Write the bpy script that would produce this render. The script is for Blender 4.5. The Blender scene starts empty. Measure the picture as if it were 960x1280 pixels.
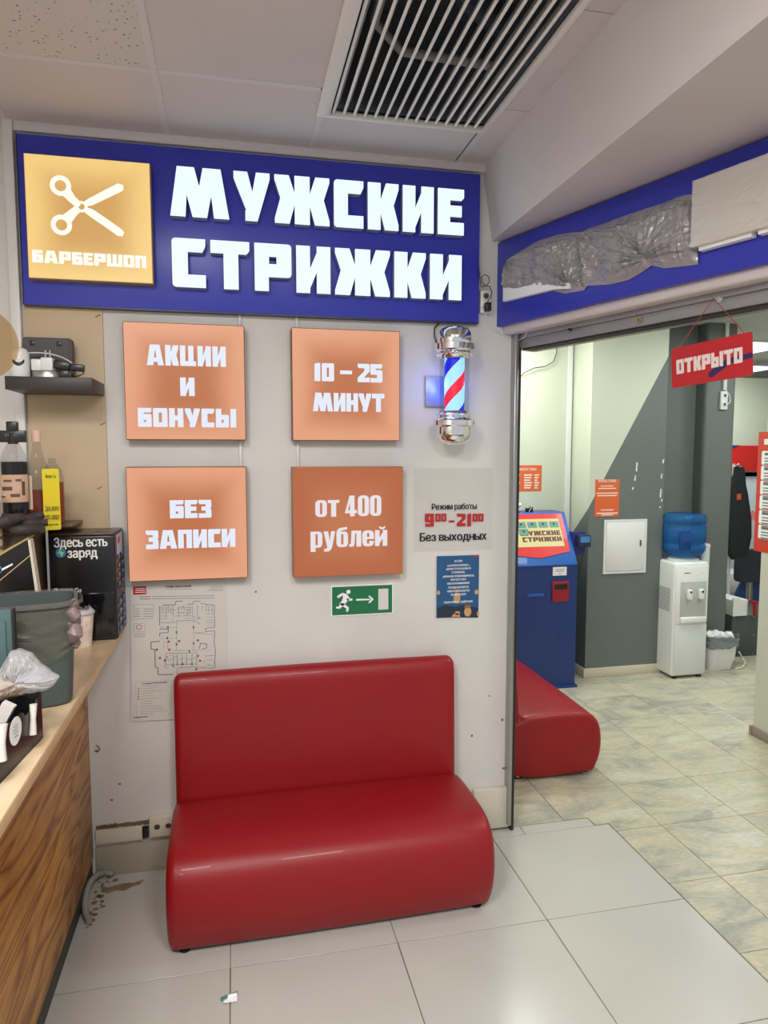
import bpy, bmesh, math, random
from mathutils import Vector, Matrix, noise
from mathutils.geometry import tessellate_polygon
random.seed(7)
S = bpy.context.scene
COL = S.collection
PI = math.pi
# ---------------------------------------------------------------- camera
FPX, VX, HY, EYE = 866.0, 292.0, 565.0, 1.84
PITCH = math.atan((640-HY)/FPX)
YAW = math.atan((480-VX)/math.hypot(FPX, 640-HY))
FW = Vector((math.sin(YAW)*math.cos(PITCH), math.cos(YAW)*math.cos(PITCH), -math.sin(PITCH)))
RT = Vector((math.cos(YAW), -math.sin(YAW), 0))
UP = RT.cross(FW)
C0 = Vector((0, 0, EYE))
cam = bpy.data.cameras.new('camera')
cam.sensor_fit = 'VERTICAL'; cam.sensor_height = 36.0; cam.lens = 36.0*FPX/1280.0
cam.clip_start = 0.02
camo = bpy.data.objects.new('camera', cam); COL.objects.link(camo)
camo.location = C0; camo.rotation_euler = (PI/2-PITCH, 0, -YAW)
S.camera = camo

def ray(x, y): return FW*FPX + RT*(x-480) + UP*(640-y)
def on(x, y, p0, n):
    """point of the photograph measured on a real plane of the room"""
    d = ray(x, y); n = Vector(n)
    return C0 + d*((Vector(p0)-C0).dot(n)/d.dot(n))
def atx(x, y, X): return on(x, y, (X, 0, 0), (1, 0, 0))
def aty(x, y, Y): return on(x, y, (0, Y, 0), (0, 1, 0))
def atz(x, y, Z): return on(x, y, (0, 0, Z), (0, 0, 1))

# ---------------------------------------------------------------- light
w = bpy.data.worlds.new('world'); S.world = w; w.use_nodes = True
w.node_tree.nodes['Background'].inputs[0].default_value = (0.93, 0.96, 1.0, 1)
w.node_tree.nodes['Background'].inputs[1].default_value = 0.60
S.view_settings.view_transform = 'Standard'
S.view_settings.look = 'None'
S.view_settings.gamma = 1.0
S.view_settings.use_curve_mapping = False
S.view_settings.exposure = 0.0
def area(name, loc, sx, sy, power, col, rot=(0, 0, 0)):
    l = bpy.data.lights.new(name, 'AREA'); l.shape = 'RECTANGLE'; l.size = sx; l.size_y = sy
    l.energy = power; l.color = col
    o = bpy.data.objects.new(name, l); COL.objects.link(o); o.location = loc; o.rotation_euler = rot
    return o
ZC, ZB, ZI = 3.124, 2.795, 2.93      # hall ceiling, beam underside, inner-room ceiling
YW = 3.07                            # back wall plane
HALL_LAMPS = [(-0.55, 0.45), (0.65, -0.15), (-1.15, -0.9)]
for i, (x, y) in enumerate(HALL_LAMPS):
    area('hall_lamp_light', (x, y, ZC-0.03), 0.58, 0.58, 52 if i < 2 else 36, (1.0, 0.97, 0.95))
INNER_LAMPS = [(1.95, 4.75), (3.7, 4.1), (2.6, 2.3), (5.3, 6.5), (3.9, 2.6), (5.0, 4.3)]
INNER_POWER = [30, 15, 17, 34, 15, 18]
for i, (x, y) in enumerate(INNER_LAMPS):
    area('inner_lamp_light', (x, y, ZI-0.03), 0.56, 0.56, INNER_POWER[i], (0.92, 1.0, 0.955))

# ---------------------------------------------------------------- materials
def lin(c):
    return tuple(((v/255)/12.92 if v/255 <= 0.04045 else (((v/255)+0.055)/1.055)**2.4) for v in c)
MATS = {}
def mat(name, rgb, rough=0.5, metal=0.0, var=0.0, vscale=6.0, bump=0.0, bscale=80.0, rgb2=None, emit=None, estr=1.0,
        alpha=1.0, trans=0.0, coat=0.0, spec=None, detail=4.0, stretch=None, subs=0.0):
    if name in MATS: return MATS[name]
    m = bpy.data.materials.new(name); m.use_nodes = True; MATS[name] = m
    nt = m.node_tree; b = nt.nodes['Principled BSDF']
    c = lin(rgb)
    b.inputs['Base Color'].default_value = (*c, 1)
    b.inputs['Roughness'].default_value = rough; b.inputs['Metallic'].default_value = metal
    b.inputs['Alpha'].default_value = alpha; b.inputs['Transmission Weight'].default_value = trans
    b.inputs['Coat Weight'].default_value = coat
    if spec is not None: b.inputs['Specular IOR Level'].default_value = spec
    if emit: 
        b.inputs['Emission Color'].default_value = (*lin(emit), 1); b.inputs['Emission Strength'].default_value = estr
    tc = mp = None
    def coords():
        nonlocal tc, mp
        if tc is None:
            tc = nt.nodes.new('ShaderNodeTexCoord'); mp = nt.nodes.new('ShaderNodeMapping')
            nt.links.new(tc.outputs['Object'], mp.inputs[0])
            if stretch: mp.inputs['Scale'].default_value = stretch
        return mp.outputs[0]
    if var or rgb2:
        n = nt.nodes.new('ShaderNodeTexNoise'); n.inputs['Scale'].default_value = vscale; n.inputs['Detail'].default_value = detail
        nt.links.new(coords(), n.inputs['Vector'])
        r = nt.nodes.new('ShaderNodeValToRGB'); nt.links.new(n.outputs['Fac'], r.inputs[0])
        c2 = lin(rgb2) if rgb2 else tuple(v*(1-var) for v in c)
        r.color_ramp.elements[0].position = 0.35; r.color_ramp.elements[1].position = 0.65
        r.color_ramp.elements[0].color = (*c2, 1); r.color_ramp.elements[1].color = (*c, 1)
        nt.links.new(r.outputs[0], b.inputs['Base Color'])
    if bump:
        n = nt.nodes.new('ShaderNodeTexNoise'); n.inputs['Scale'].default_value = bscale; n.inputs['Detail'].default_value = 3
        nt.links.new(coords(), n.inputs['Vector'])
        bp = nt.nodes.new('ShaderNodeBump'); bp.inputs['Strength'].default_value = bump; bp.inputs['Distance'].default_value = 0.01
        nt.links.new(n.outputs['Fac'], bp.inputs['Height']); nt.links.new(bp.outputs[0], b.inputs['Normal'])
    return m
def emat(name, rgb, strength=1.0, edge=None, size=None):
    """backlit panel film; edge: glow at the rim, its falloff to the middle painted into the emission colour"""
    if name in MATS: return MATS[name]
    m = bpy.data.materials.new(name); m.use_nodes = True; MATS[name] = m
    nt = m.node_tree; b = nt.nodes['Principled BSDF']
    b.inputs['Base Color'].default_value = (*[v*0.06 for v in lin(rgb)], 1); b.inputs['Roughness'].default_value = 0.35; b.inputs['Specular IOR Level'].default_value = .25
    b.inputs['Emission Color'].default_value = (*lin(rgb), 1); b.inputs['Emission Strength'].default_value = strength
    if edge:
        tc = nt.nodes.new('ShaderNodeTexCoord'); sp = nt.nodes.new('ShaderNodeSeparateXYZ')
        nt.links.new(tc.outputs['Generated'], sp.inputs[0])
        def md(op, a, bb=None, c=None):
            n = nt.nodes.new('ShaderNodeMath'); n.operation = op
            for i, v in enumerate((a, bb, c)):
                if v is None: continue
                if isinstance(v, (int, float)): n.inputs[i].default_value = v
                else: nt.links.new(v, n.inputs[i])
            return n.outputs[0]
        def dist(o): return md('SUBTRACT', 0.5, md('ABSOLUTE', md('SUBTRACT', o, 0.5)))
        d = md('SMOOTH_MIN', dist(sp.outputs[0]), dist(sp.outputs[2]), 0.12)
        n = nt.nodes.new('ShaderNodeTexNoise'); n.inputs['Scale'].default_value = 3.0
        nt.links.new(tc.outputs['Generated'], n.inputs['Vector'])
        d = md('ADD', d, md('MULTIPLY', md('SUBTRACT', n.outputs['Fac'], 0.5), 0.08))
        r = nt.nodes.new('ShaderNodeValToRGB'); nt.links.new(d, r.inputs[0])
        r.color_ramp.interpolation = 'EASE'
        r.color_ramp.elements[0].position = 0.0; r.color_ramp.elements[0].color = (*lin(edge), 1)
        r.color_ramp.elements[1].position = 0.36; r.color_ramp.elements[1].color = (*lin(rgb), 1)
        nt.links.new(r.outputs[0], b.inputs['Emission Color'])  # uneven backlight from rim to middle is painted into the emission colour
    return m

M = {}
def wallmat(name, base, dark, stain=(150, 132, 105), amount=0.5):
    m = bpy.data.materials.new(name); m.use_nodes = True; nt = m.node_tree; b = nt.nodes['Principled BSDF']
    tc = nt.nodes.new('ShaderNodeTexCoord')
    n1 = nt.nodes.new('ShaderNodeTexNoise'); n1.inputs['Scale'].default_value = 1.6; n1.inputs['Detail'].default_value = 6
    n2 = nt.nodes.new('ShaderNodeTexNoise'); n2.inputs['Scale'].default_value = 11; n2.inputs['Detail'].default_value = 8; n2.inputs['Roughness'].default_value = 0.65
    for n in (n1, n2): nt.links.new(tc.outputs['Object'], n.inputs['Vector'])
    r = nt.nodes.new('ShaderNodeValToRGB'); r.color_ramp.elements[0].position = .35; r.color_ramp.elements[1].position = .65
    r.color_ramp.elements[0].color = (*lin(dark), 1); r.color_ramp.elements[1].color = (*lin(base), 1)
    nt.links.new(n1.outputs['Fac'], r.inputs[0])
    r2 = nt.nodes.new('ShaderNodeValToRGB'); r2.color_ramp.elements[0].position = .70; r2.color_ramp.elements[1].position = .80
    r2.color_ramp.elements[0].color = (0, 0, 0, 1); r2.color_ramp.elements[1].color = (amount,)*3+(1,)
    nt.links.new(n2.outputs['Fac'], r2.inputs[0])
    mx = nt.nodes.new('ShaderNodeMix'); mx.data_type = 'RGBA'
    nt.links.new(r2.outputs[0], mx.inputs['Factor']); nt.links.new(r.outputs[0], mx.inputs['A']); mx.inputs['B'].default_value = (*lin(stain), 1)
    nt.links.new(mx.outputs['Result'], b.inputs['Base Color'])
    b.inputs['Roughness'].default_value = 0.55
    bp = nt.nodes.new('ShaderNodeBump'); bp.inputs['Strength'].default_value = .12; bp.inputs['Distance'].default_value = .004
    n3 = nt.nodes.new('ShaderNodeTexNoise'); n3.inputs['Scale'].default_value = 60; nt.links.new(tc.outputs['Object'], n3.inputs['Vector'])
    nt.links.new(n3.outputs['Fac'], bp.inputs['Height']); nt.links.new(bp.outputs[0], b.inputs['Normal'])
    MATS[name] = m
    return m
M['wall'] = wallmat('painted_wall', (216, 213, 208), (206, 203, 197))
M['wall_r'] = wallmat('plaster', (212, 204, 200), (203, 195, 190))
M['beam'] = wallmat('beam_plaster', (212, 205, 204), (205, 198, 196), amount=.25)
M['ceil'] = mat('ceiling_board', (206, 198, 198), .8, var=.04, vscale=2, bump=.03, bscale=40)
M['tbar'] = mat('ceiling_rail', (210, 204, 204), .45)
M['beige'] = mat('beige_panel', (203, 180, 146), .55, var=.08, vscale=3, bump=.03)
M['white'] = mat('white_paint', (222, 220, 216), .4)
M['white_plastic'] = mat('white_plastic', (225, 224, 220), .3)
M['cream_plastic'] = mat('cream_plastic', (205, 198, 180), .4)
M['cream'] = mat('cream_wall_paint', (200, 202, 184), .6, var=.03, vscale=2, bump=.03)
M['gray'] = mat('gray_wall_paint', (102, 108, 104), .5, var=.05, vscale=2.5, bump=.04)
M['inner_white'] = mat('inner_white_paint', (215, 222, 215), .6)
M['blue_sign'] = mat('blue_sign_film', (50, 58, 176), .32, spec=.5)
M['steel_dark'] = mat('shutter_steel', (150, 148, 148), .42, .15, var=.06, vscale=9)
M['steel_line'] = mat('dark_rubber', (28, 28, 28), .6)
M['alu'] = mat('aluminium', (170, 170, 168), .3, .9)
M['chrome'] = mat('chrome', (235, 235, 235), .06, 1.0)
M['leather'] = mat('red_leather', (142, 10, 20), .42, bump=.10, bscale=260, coat=.06, spec=.42, var=.06, vscale=3)
M['black'] = mat('black_plastic', (22, 22, 24), .32)
M['black_matte'] = mat('black_matte', (26, 25, 26), .7)
M['dgray'] = mat('dark_gray_plastic', (62, 58, 60), .45)
M['print_white'] = mat('print_white', (240, 240, 240), .5)
M['print_black'] = mat('print_black', (18, 18, 30), .5)
M['print_gray'] = mat('print_gray', (105, 105, 105), .5)
M['print_red'] = mat('print_red', (176, 36, 34), .5)
M['print_green'] = mat('print_green', (40, 130, 80), .5)
M['paper'] = mat('paper', (214, 208, 200), .6)
M['orange_paper'] = mat('orange_paper', (214, 98, 48), .5)
M['blue_metal'] = mat('kiosk_blue', (20, 50, 116), .4, coat=.2)
M['blue_light'] = mat('kiosk_light_blue', (32, 92, 176), .4, coat=.2)
M['red_metal'] = mat('kiosk_red', (206, 34, 26), .4, coat=.2)
M['red_dark'] = mat('dark_red_plastic', (160, 22, 34), .4)
M['tile_w'] = mat('white_floor_tile', (188, 186, 178), .22, var=.05, vscale=2.2, bump=.02, bscale=8)
M['grout'] = mat('grout', (118, 108, 92), .9, var=.2, vscale=12)
M['base_tile'] = mat('gray_base_tile', (168, 160, 142), .35, var=.06, vscale=4)
M['worktop'] = mat('worktop_laminate', (226, 203, 168), .35, rgb2=(205, 178, 140), vscale=9, detail=8, stretch=(1.6, .7, 1))
M['edge'] = mat('worktop_edge', (216, 182, 138), .45, var=.12, vscale=20)
M['plinth'] = mat('plinth', (62, 58, 52), .6, var=.2, vscale=8)
M['dirt'] = mat('dirt', (138, 120, 94), .95, var=.35, vscale=30)
M['brown'] = mat('brown_cabinet', (96, 76, 62), .5)

def wood_mat():
    m = bpy.data.materials.new('brushed_pine'); m.use_nodes = True; nt = m.node_tree; b = nt.nodes['Principled BSDF']
    tc = nt.nodes.new('ShaderNodeTexCoord'); mp = nt.nodes.new('ShaderNodeMapping'); nt.links.new(tc.outputs['Object'], mp.inputs[0])
    mp.inputs['Scale'].default_value = (1, 0.32, 2.2)
    n0 = nt.nodes.new('ShaderNodeTexNoise'); n0.inputs['Scale'].default_value = 2.6; n0.inputs['Detail'].default_value = 2; n0.inputs['Distortion'].default_value = .4
    nt.links.new(mp.outputs[0], n0.inputs['Vector'])
    ml = nt.nodes.new('ShaderNodeMath'); ml.operation = 'MULTIPLY'; ml.inputs[1].default_value = 62.0; nt.links.new(n0.outputs['Fac'], ml.inputs[0])
    sn = nt.nodes.new('ShaderNodeMath'); sn.operation = 'SINE'; nt.links.new(ml.outputs[0], sn.inputs[0])
    mr = nt.nodes.new('ShaderNodeMapRange'); mr.inputs[1].default_value = -1; mr.inputs[2].default_value = 1; nt.links.new(sn.outputs[0], mr.inputs[0])
    r = nt.nodes.new('ShaderNodeValToRGB'); nt.links.new(mr.outputs[0], r.inputs[0])
    e = r.color_ramp.elements; e[0].position = 0; e[0].color = (*lin((142, 88, 40)), 1); e[1].position = .35; e[1].color = (*lin((190, 130, 62)), 1)
    x = e.new(.08); x.color = (*lin((172, 114, 54)), 1)
    x = e.new(1.0); x.color = (*lin((208, 150, 76)), 1)
    n2 = nt.nodes.new('ShaderNodeTexNoise'); n2.inputs['Scale'].default_value = 2.2; n2.inputs['Detail'].default_value = 5; nt.links.new(tc.outputs['Object'], n2.inputs['Vector'])
    r2 = nt.nodes.new('ShaderNodeValToRGB'); nt.links.new(n2.outputs['Fac'], r2.inputs[0])
    r2.color_ramp.elements[0].position = .3; r2.color_ramp.elements[0].color = (.55, .50, .46, 1); r2.color_ramp.elements[1].position = .62; r2.color_ramp.elements[1].color = (1, 1, 1, 1)
    mx = nt.nodes.new('ShaderNodeMix'); mx.data_type = 'RGBA'; mx.blend_type = 'MULTIPLY'; mx.inputs['Factor'].default_value = 1
    nt.links.new(r.outputs[0], mx.inputs['A']); nt.links.new(r2.outputs[0], mx.inputs['B'])
    nt.links.new(mx.outputs['Result'], b.inputs['Base Color'])
    bp = nt.nodes.new('ShaderNodeBump'); bp.inputs['Strength'].default_value = .35; bp.inputs['Distance'].default_value = .004
    nt.links.new(mr.outputs[0], bp.inputs['Height']); nt.links.new(bp.outputs[0], b.inputs['Normal'])
    b.inputs['Roughness'].default_value = .42
    return m
M['wood'] = wood_mat()

def marble_mat():
    m = bpy.data.materials.new('marble_floor_tile'); m.use_nodes = True; nt = m.node_tree; b = nt.nodes['Principled BSDF']
    tc = nt.nodes.new('ShaderNodeTexCoord'); oi = nt.nodes.new('ShaderNodeObjectInfo')
    ad = nt.nodes.new('ShaderNodeVectorMath'); ad.operation = 'ADD'
    sc = nt.nodes.new('ShaderNodeVectorMath'); sc.operation = 'SCALE'; sc.inputs[0].default_value = (17, 31, 5); nt.links.new(oi.outputs['Random'], sc.inputs['Scale'])
    nt.links.new(tc.outputs['Object'], ad.inputs[0]); nt.links.new(sc.outputs[0], ad.inputs[1])
    mp = nt.nodes.new('ShaderNodeMapping'); mp.inputs['Rotation'].default_value = (0, 0, .7); mp.inputs['Scale'].default_value = (1, 2.4, 1)
    nt.links.new(ad.outputs[0], mp.inputs[0])
    n1 = nt.nodes.new('ShaderNodeTexNoise'); n1.inputs['Scale'].default_value = 1.9; n1.inputs['Detail'].default_value = 8; n1.inputs['Roughness'].default_value = .62; n1.inputs['Distortion'].default_value = 1.2
    nt.links.new(mp.outputs[0], n1.inputs['Vector'])
    r = nt.nodes.new('ShaderNodeValToRGB'); nt.links.new(n1.outputs['Fac'], r.inputs[0]); e = r.color_ramp.elements
    e[0].position = .25; e[0].color = (*lin((146, 148, 138)), 1)
    e[1].position = .75; e[1].color = (*lin((200, 198, 180)), 1)
    for p, c in ((.38, (156, 155, 142)), (.45, (176, 172, 154)), (.54, (192, 182, 156)), (.62, (190, 189, 172))):
        x = e.new(p); x.color = (*lin(c), 1)
    n2 = nt.nodes.new('ShaderNodeTexNoise'); n2.inputs['Scale'].default_value = 30; n2.inputs['Detail'].default_value = 4; nt.links.new(mp.outputs[0], n2.inputs['Vector'])
    mx = nt.nodes.new('ShaderNodeMix'); mx.data_type = 'RGBA'; mx.blend_type = 'OVERLAY'; mx.inputs['Factor'].default_value = .3
    nt.links.new(r.outputs[0], mx.inputs['A']); nt.links.new(n2.outputs['Fac'], mx.inputs['B'])
    nt.links.new(mx.outputs['Result'], b.inputs['Base Color']); b.inputs['Roughness'].default_value = .36
    return m
M['marble'] = marble_mat()

def fissured():
    m = bpy.data.materials.new('fissured_ceiling_board'); m.use_nodes = True; nt = m.node_tree; b = nt.nodes['Principled BSDF']
    tc = nt.nodes.new('ShaderNodeTexCoord')
    v = nt.nodes.new('ShaderNodeTexVoronoi'); v.inputs['Scale'].default_value = 52; nt.links.new(tc.outputs['Object'], v.inputs['Vector'])
    n = nt.nodes.new('ShaderNodeTexNoise'); n.inputs['Scale'].default_value = 70; nt.links.new(tc.outputs['Object'], n.inputs['Vector'])
    ad = nt.nodes.new('ShaderNodeMath'); ad.operation = 'MULTIPLY_ADD'; ad.inputs[1].default_value = .35
    nt.links.new(n.outputs['Fac'], ad.inputs[0]); nt.links.new(v.outputs['Distance'], ad.inputs[2])
    r = nt.nodes.new('ShaderNodeValToRGB'); nt.links.new(ad.outputs[0], r.inputs[0])
    r.color_ramp.elements[0].position = .30; r.color_ramp.elements[0].color = (*lin((120, 108, 100)), 1)
    r.color_ramp.elements[1].position = .37; r.color_ramp.elements[1].color = (*lin((208, 200, 196)), 1)
    nt.links.new(r.outputs[0], b.inputs['Base Color']); b.inputs['Roughness'].default_value = .9
    return m
M['fissured'] = fissured()

def film(name, rgb, amount, rough=.25, tint=None, bump=.6):
    """thin plastic film: partly see-through, partly glossy"""
    m = bpy.data.materials.new(name); m.use_nodes = True; nt = m.node_tree; nt.nodes.clear()
    out = nt.nodes.new('ShaderNodeOutputMaterial'); mx = nt.nodes.new('ShaderNodeMixShader'); tr = nt.nodes.new('ShaderNodeBsdfTransparent')
    p = nt.nodes.new('ShaderNodeBsdfPrincipled'); p.inputs['Base Color'].default_value = (*lin(rgb), 1); p.inputs['Roughness'].default_value = rough
    tc = nt.nodes.new('ShaderNodeTexCoord'); n = nt.nodes.new('ShaderNodeTexNoise'); n.inputs['Scale'].default_value = 25; n.inputs['Distortion'].default_value = 1.5
    nt.links.new(tc.outputs['Object'], n.inputs['Vector'])
    bp = nt.nodes.new('ShaderNodeBump'); bp.inputs['Strength'].default_value = bump; bp.inputs['Distance'].default_value = .01
    nt.links.new(n.outputs['Fac'], bp.inputs['Height']); nt.links.new(bp.outputs[0], p.inputs['Normal'])
    if tint: tr.inputs[0].default_value = (*lin(tint), 1)
    mx.inputs[0].default_value = amount
    nt.links.new(tr.outputs[0], mx.inputs[1]); nt.links.new(p.outputs[0], mx.inputs[2]); nt.links.new(mx.outputs[0], out.inputs[0])
    return m
M['film_clear'] = film('clear_film', (225, 222, 222), .38, .12)
M['film_milky'] = film('milky_bag_film', (206, 204, 208), .5, .16)
M['film_liner'] = film('olive_liner_film', (112, 108, 92), .42, .15)
M['glass'] = film('clear_glass', (60, 66, 66), .16, .03, bump=.02)
M['amber'] = film('amber_glass', (70, 54, 34), .07, .03, tint=(246, 230, 206), bump=.02)
M['bottle_blue'] = film('blue_bottle_plastic', (60, 130, 190), .32, .10, tint=(168, 208, 238), bump=.15)
M['garbage'] = mat('gray_bag_film', (150, 146, 148), .24, spec=.9, coat=.5)

# ---------------------------------------------------------------- geometry helpers
class G:
    def __init__(s): s.bm = bmesh.new(); s.mi = 0
    def _merge(s, b, M4=None):
        if M4 is not None: bmesh.ops.transform(b, matrix=M4, verts=b.verts)
        me = bpy.data.meshes.new('t'); b.to_mesh(me); b.free()
        n0 = len(s.bm.faces); s.bm.from_mesh(me); bpy.data.meshes.remove(me)
        s.bm.faces.ensure_lookup_table()
        for f in s.bm.faces[n0:]: f.material_index = s.mi
        return s
    def box(s, x0, x1, y0, y1, z0, z1, bev=0.0, seg=2, rot=None, M4=None):
        b = bmesh.new(); bmesh.ops.create_cube(b, size=1)
        for v in b.verts: v.co = Vector(((x0+x1)/2+v.co.x*(x1-x0), (y0+y1)/2+v.co.y*(y1-y0), (z0+z1)/2+v.co.z*(z1-z0)))
        if bev: bmesh.ops.bevel(b, geom=b.edges[:], offset=bev, segments=seg, affect='EDGES', profile=.5)
        if rot:
            c = Vector(((x0+x1)/2, (y0+y1)/2, (z0+z1)/2)); M4 = Matrix.Translation(c) @ rot @ Matrix.Translation(-c)
        return s._merge(b, M4)
    def poly(s, pts):
        vs = [s.bm.verts.new(p) for p in pts]
        f = s.bm.faces.new(vs); f.material_index = s.mi; return f
    def prism(s, rings, y0, y1, ox=0, oz=0, sx=1, sz=1, shear=0, fn=None):
        """rings of (x,z); extruded in y.  first ring outer, others holes"""
        fn = fn or (lambda x, z, y: Vector((ox+x*sx+shear*z*sz, y, oz+z*sz)))
        rr = [[Vector((p[0], p[1], 0)) for p in r] for r in rings]
        flat = [p for r in rings for p in r]
        tris = tessellate_polygon(rr)
        a = [s.bm.verts.new(fn(p[0], p[1], y0)) for p in flat]; b = [s.bm.verts.new(fn(p[0], p[1], y1)) for p in flat]
        fs = []
        for t in tris:
            try: fs.append(s.bm.faces.new([a[i] for i in t])); fs.append(s.bm.faces.new([b[i] for i in reversed(t)]))
            except ValueError: pass
        k = 0
        for r in rings:
            n = len(r)
            for i in range(n):
                j = (i+1) % n
                fs.append(s.bm.faces.new((a[k+i], a[k+j], b[k+j], b[k+i])))
            k += n
        for f in fs: f.material_index = s.mi
        bmesh.ops.recalc_face_normals(s.bm, faces=fs)
        return s
    def tube(s, pts, r, seg=8, cap=True):
        pts = [Vector(p) for p in pts]; n = len(pts); rings = []
        up = Vector((0, 0, 1)); prev = None
        for i, p in enumerate(pts):
            t = (pts[min(i+1, n-1)]-pts[max(i-1, 0)]).normalized()
            if prev is None:
                a = t.cross(up if abs(t.z) < .9 else Vector((1, 0, 0))).normalized()
            else:
                a = (prev - t*prev.dot(t)).normalized()
            prev = a; b = t.cross(a)
            rr = r[i] if isinstance(r, (list, tuple)) else r
            rings.append([s.bm.verts.new(p+(a*math.cos(q)+b*math.sin(q))*rr) for q in [2*PI*k/seg for k in range(seg)]])
        fs = []
        for i in range(n-1):
            for k in range(seg):
                fs.append(s.bm.faces.new((rings[i][k], rings[i][(k+1) % seg], rings[i+1][(k+1) % seg], rings[i+1][k])))
        if cap: fs.append(s.bm.faces.new(rings[0][::-1])); fs.append(s.bm.faces.new(rings[-1]))
        for f in fs: f.material_index = s.mi
        bmesh.ops.recalc_face_normals(s.bm, faces=fs)
        return s
    def lathe(s, prof, cx=0, cy=0, seg=32, sq=0.0, sx=1, sy=1):
        """prof: (r,z); sq>0 squares the section off"""
        rings = []
        for r, z in prof:
            ring = []
            for k in range(seg):
                q = 2*PI*k/seg; c, d = math.cos(q), math.sin(q)
                if sq: 
                    f = (abs(c)**(2/(1-sq))+abs(d)**(2/(1-sq)))**(-(1-sq)/2) if sq < 1 else 1
                else: f = 1
                ring.append(s.bm.verts.new((cx+c*r*f*sx, cy+d*r*f*sy, z)))
            rings.append(ring)
        fs = []
        for i in range(len(prof)-1):
            for k in range(seg):
                fs.append(s.bm.faces.new((rings[i][k], rings[i][(k+1) % seg], rings[i+1][(k+1) % seg], rings[i+1][k])))
        if prof[0][0] > 1e-5: fs.append(s.bm.faces.new(rings[0][::-1]))
        if prof[-1][0] > 1e-5: fs.append(s.bm.faces.new(rings[-1]))
        for f in fs: f.material_index = s.mi
        return s
    def loft(s, rings, close=True, caps=True):
        vr = [[s.bm.verts.new(p) for p in r] for r in rings]; n = len(rings[0]); fs = []
        for i in range(len(vr)-1):
            for k in range(n if close else n-1):
                fs.append(s.bm.faces.new((vr[i][k], vr[i][(k+1) % n], vr[i+1][(k+1) % n], vr[i+1][k])))
        if caps and close: fs.append(s.bm.faces.new(vr[0][::-1])); fs.append(s.bm.faces.new(vr[-1]))
        for f in fs: f.material_index = s.mi
        bmesh.ops.recalc_face_normals(s.bm, faces=fs)
        return s
    def grid(s, fn, nu, nv):
        vs = [[s.bm.verts.new(fn(i/nu, j/nv)) for j in range(nv+1)] for i in range(nu+1)]
        for i in range(nu):
            for j in range(nv):
                f = s.bm.faces.new((vs[i][j], vs[i+1][j], vs[i+1][j+1], vs[i][j+1])); f.material_index = s.mi
        return s
    def sphere(s, c, r, sx=1, sy=1, sz=1, seg=16, rings=10):
        b = bmesh.new(); bmesh.ops.create_uvsphere(b, u_segments=seg, v_segments=rings, radius=r)
        return s._merge(b, Matrix.Translation(Vector(c)) @ Matrix.Diagonal((sx, sy, sz, 1)))
    def mesh(s, me, M4):
        b = bmesh.new(); b.from_mesh(me); return s._merge(b, M4)

def setp(o, label=None, cat=None, group=None, kind=None):
    if label: o['label'] = label
    if cat: o['category'] = cat
    if group: o['group'] = group
    if kind: o['kind'] = kind
    return o
def obj(name, g, mats, parent=None, smooth=True, ang=40, label=None, cat=None, group=None, kind=None, loc=None, rotz=0, solid=0):
    if g.bm.verts: bmesh.ops.remove_doubles(g.bm, verts=g.bm.verts, dist=1e-6)
    g.bm.normal_update()
    for e in g.bm.edges:
        if len(e.link_faces) == 2:
            e.smooth = e.calc_face_angle(0) < math.radians(ang)
    for f in g.bm.faces: f.smooth = smooth
    me = bpy.data.meshes.new(name); g.bm.to_mesh(me); g.bm.free()
    if not isinstance(mats, (list, tuple)): mats = [mats]
    for m in mats: me.materials.append(M[m] if isinstance(m, str) else m)
    o = bpy.data.objects.new(name, me); COL.objects.link(o)
    if parent: o.parent = parent
    if loc is not None: o.location = loc
    if rotz: o.rotation_euler = (0, 0, rotz)
    if solid:
        md = o.modifiers.new('thickness', 'SOLIDIFY'); md.thickness = solid
    return setp(o, label, cat, group, kind)
def thing(name, label, cat, loc=(0, 0, 0), rotz=0, group=None, rot=None):
    o = bpy.data.objects.new(name, None); COL.objects.link(o); o.location = loc
    o.rotation_euler = rot if rot else (0, 0, rotz); o.empty_display_size = .05
    return setp(o, label, cat, group)

_tc = {}; AY = ['CENTER']
def text_me(txt, size, bold=0.0, align='CENTER', depth=0.0006, sx=1.0, space=1.0):
    key = (txt, size, bold, align, depth, space, AY[0])
    if key not in _tc:
        cu = bpy.data.curves.new('t', 'FONT'); cu.body = txt; cu.size = size; cu.align_x = align; cu.align_y = AY[0]
        cu.offset = bold*size; cu.extrude = depth/2; cu.space_character = space; cu.resolution_u = 2
        o = bpy.data.objects.new('t', cu); COL.objects.link(o)
        dg = bpy.context.evaluated_depsgraph_get(); _tc[key] = bpy.data.meshes.new_from_object(o.evaluated_get(dg))
        bpy.data.objects.remove(o)
    return _tc[key]
def soft_glyph(ch, h):
    s_ = .085; f = lambda P: [(x, y*h) for x, y in P]
    w_ = .46 if ch in 'нН' else .44
    if ch in 'нН': return w_, [[f([(0, 0), (0, 1), (s_, 1), (s_, .58), (w_-s_, .58), (w_-s_, 1), (w_, 1), (w_, 0), (w_-s_, 0), (w_-s_, .42), (s_, .42), (s_, 0)])]]
    bowl = [f([(0, 0), (0, 1), (s_, 1), (s_, .63), (w_-.13, .63), (w_-.03, .56), (w_, .42), (w_, .21), (w_-.03, .07), (w_-.13, 0)]),
            f([(s_, .15), (s_, .48), (w_-.14, .48), (w_-s_-.01, .43), (w_-s_, .38), (w_-s_, .25), (w_-s_-.01, .20), (w_-.14, .15)])]
    if ch in 'ьЬ': return w_, [bowl]
    return w_+.18, [bowl, [f([(w_+.09, 0), (w_+.09, 1), (w_+.18, 1), (w_+.18, 0)])]]
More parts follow.
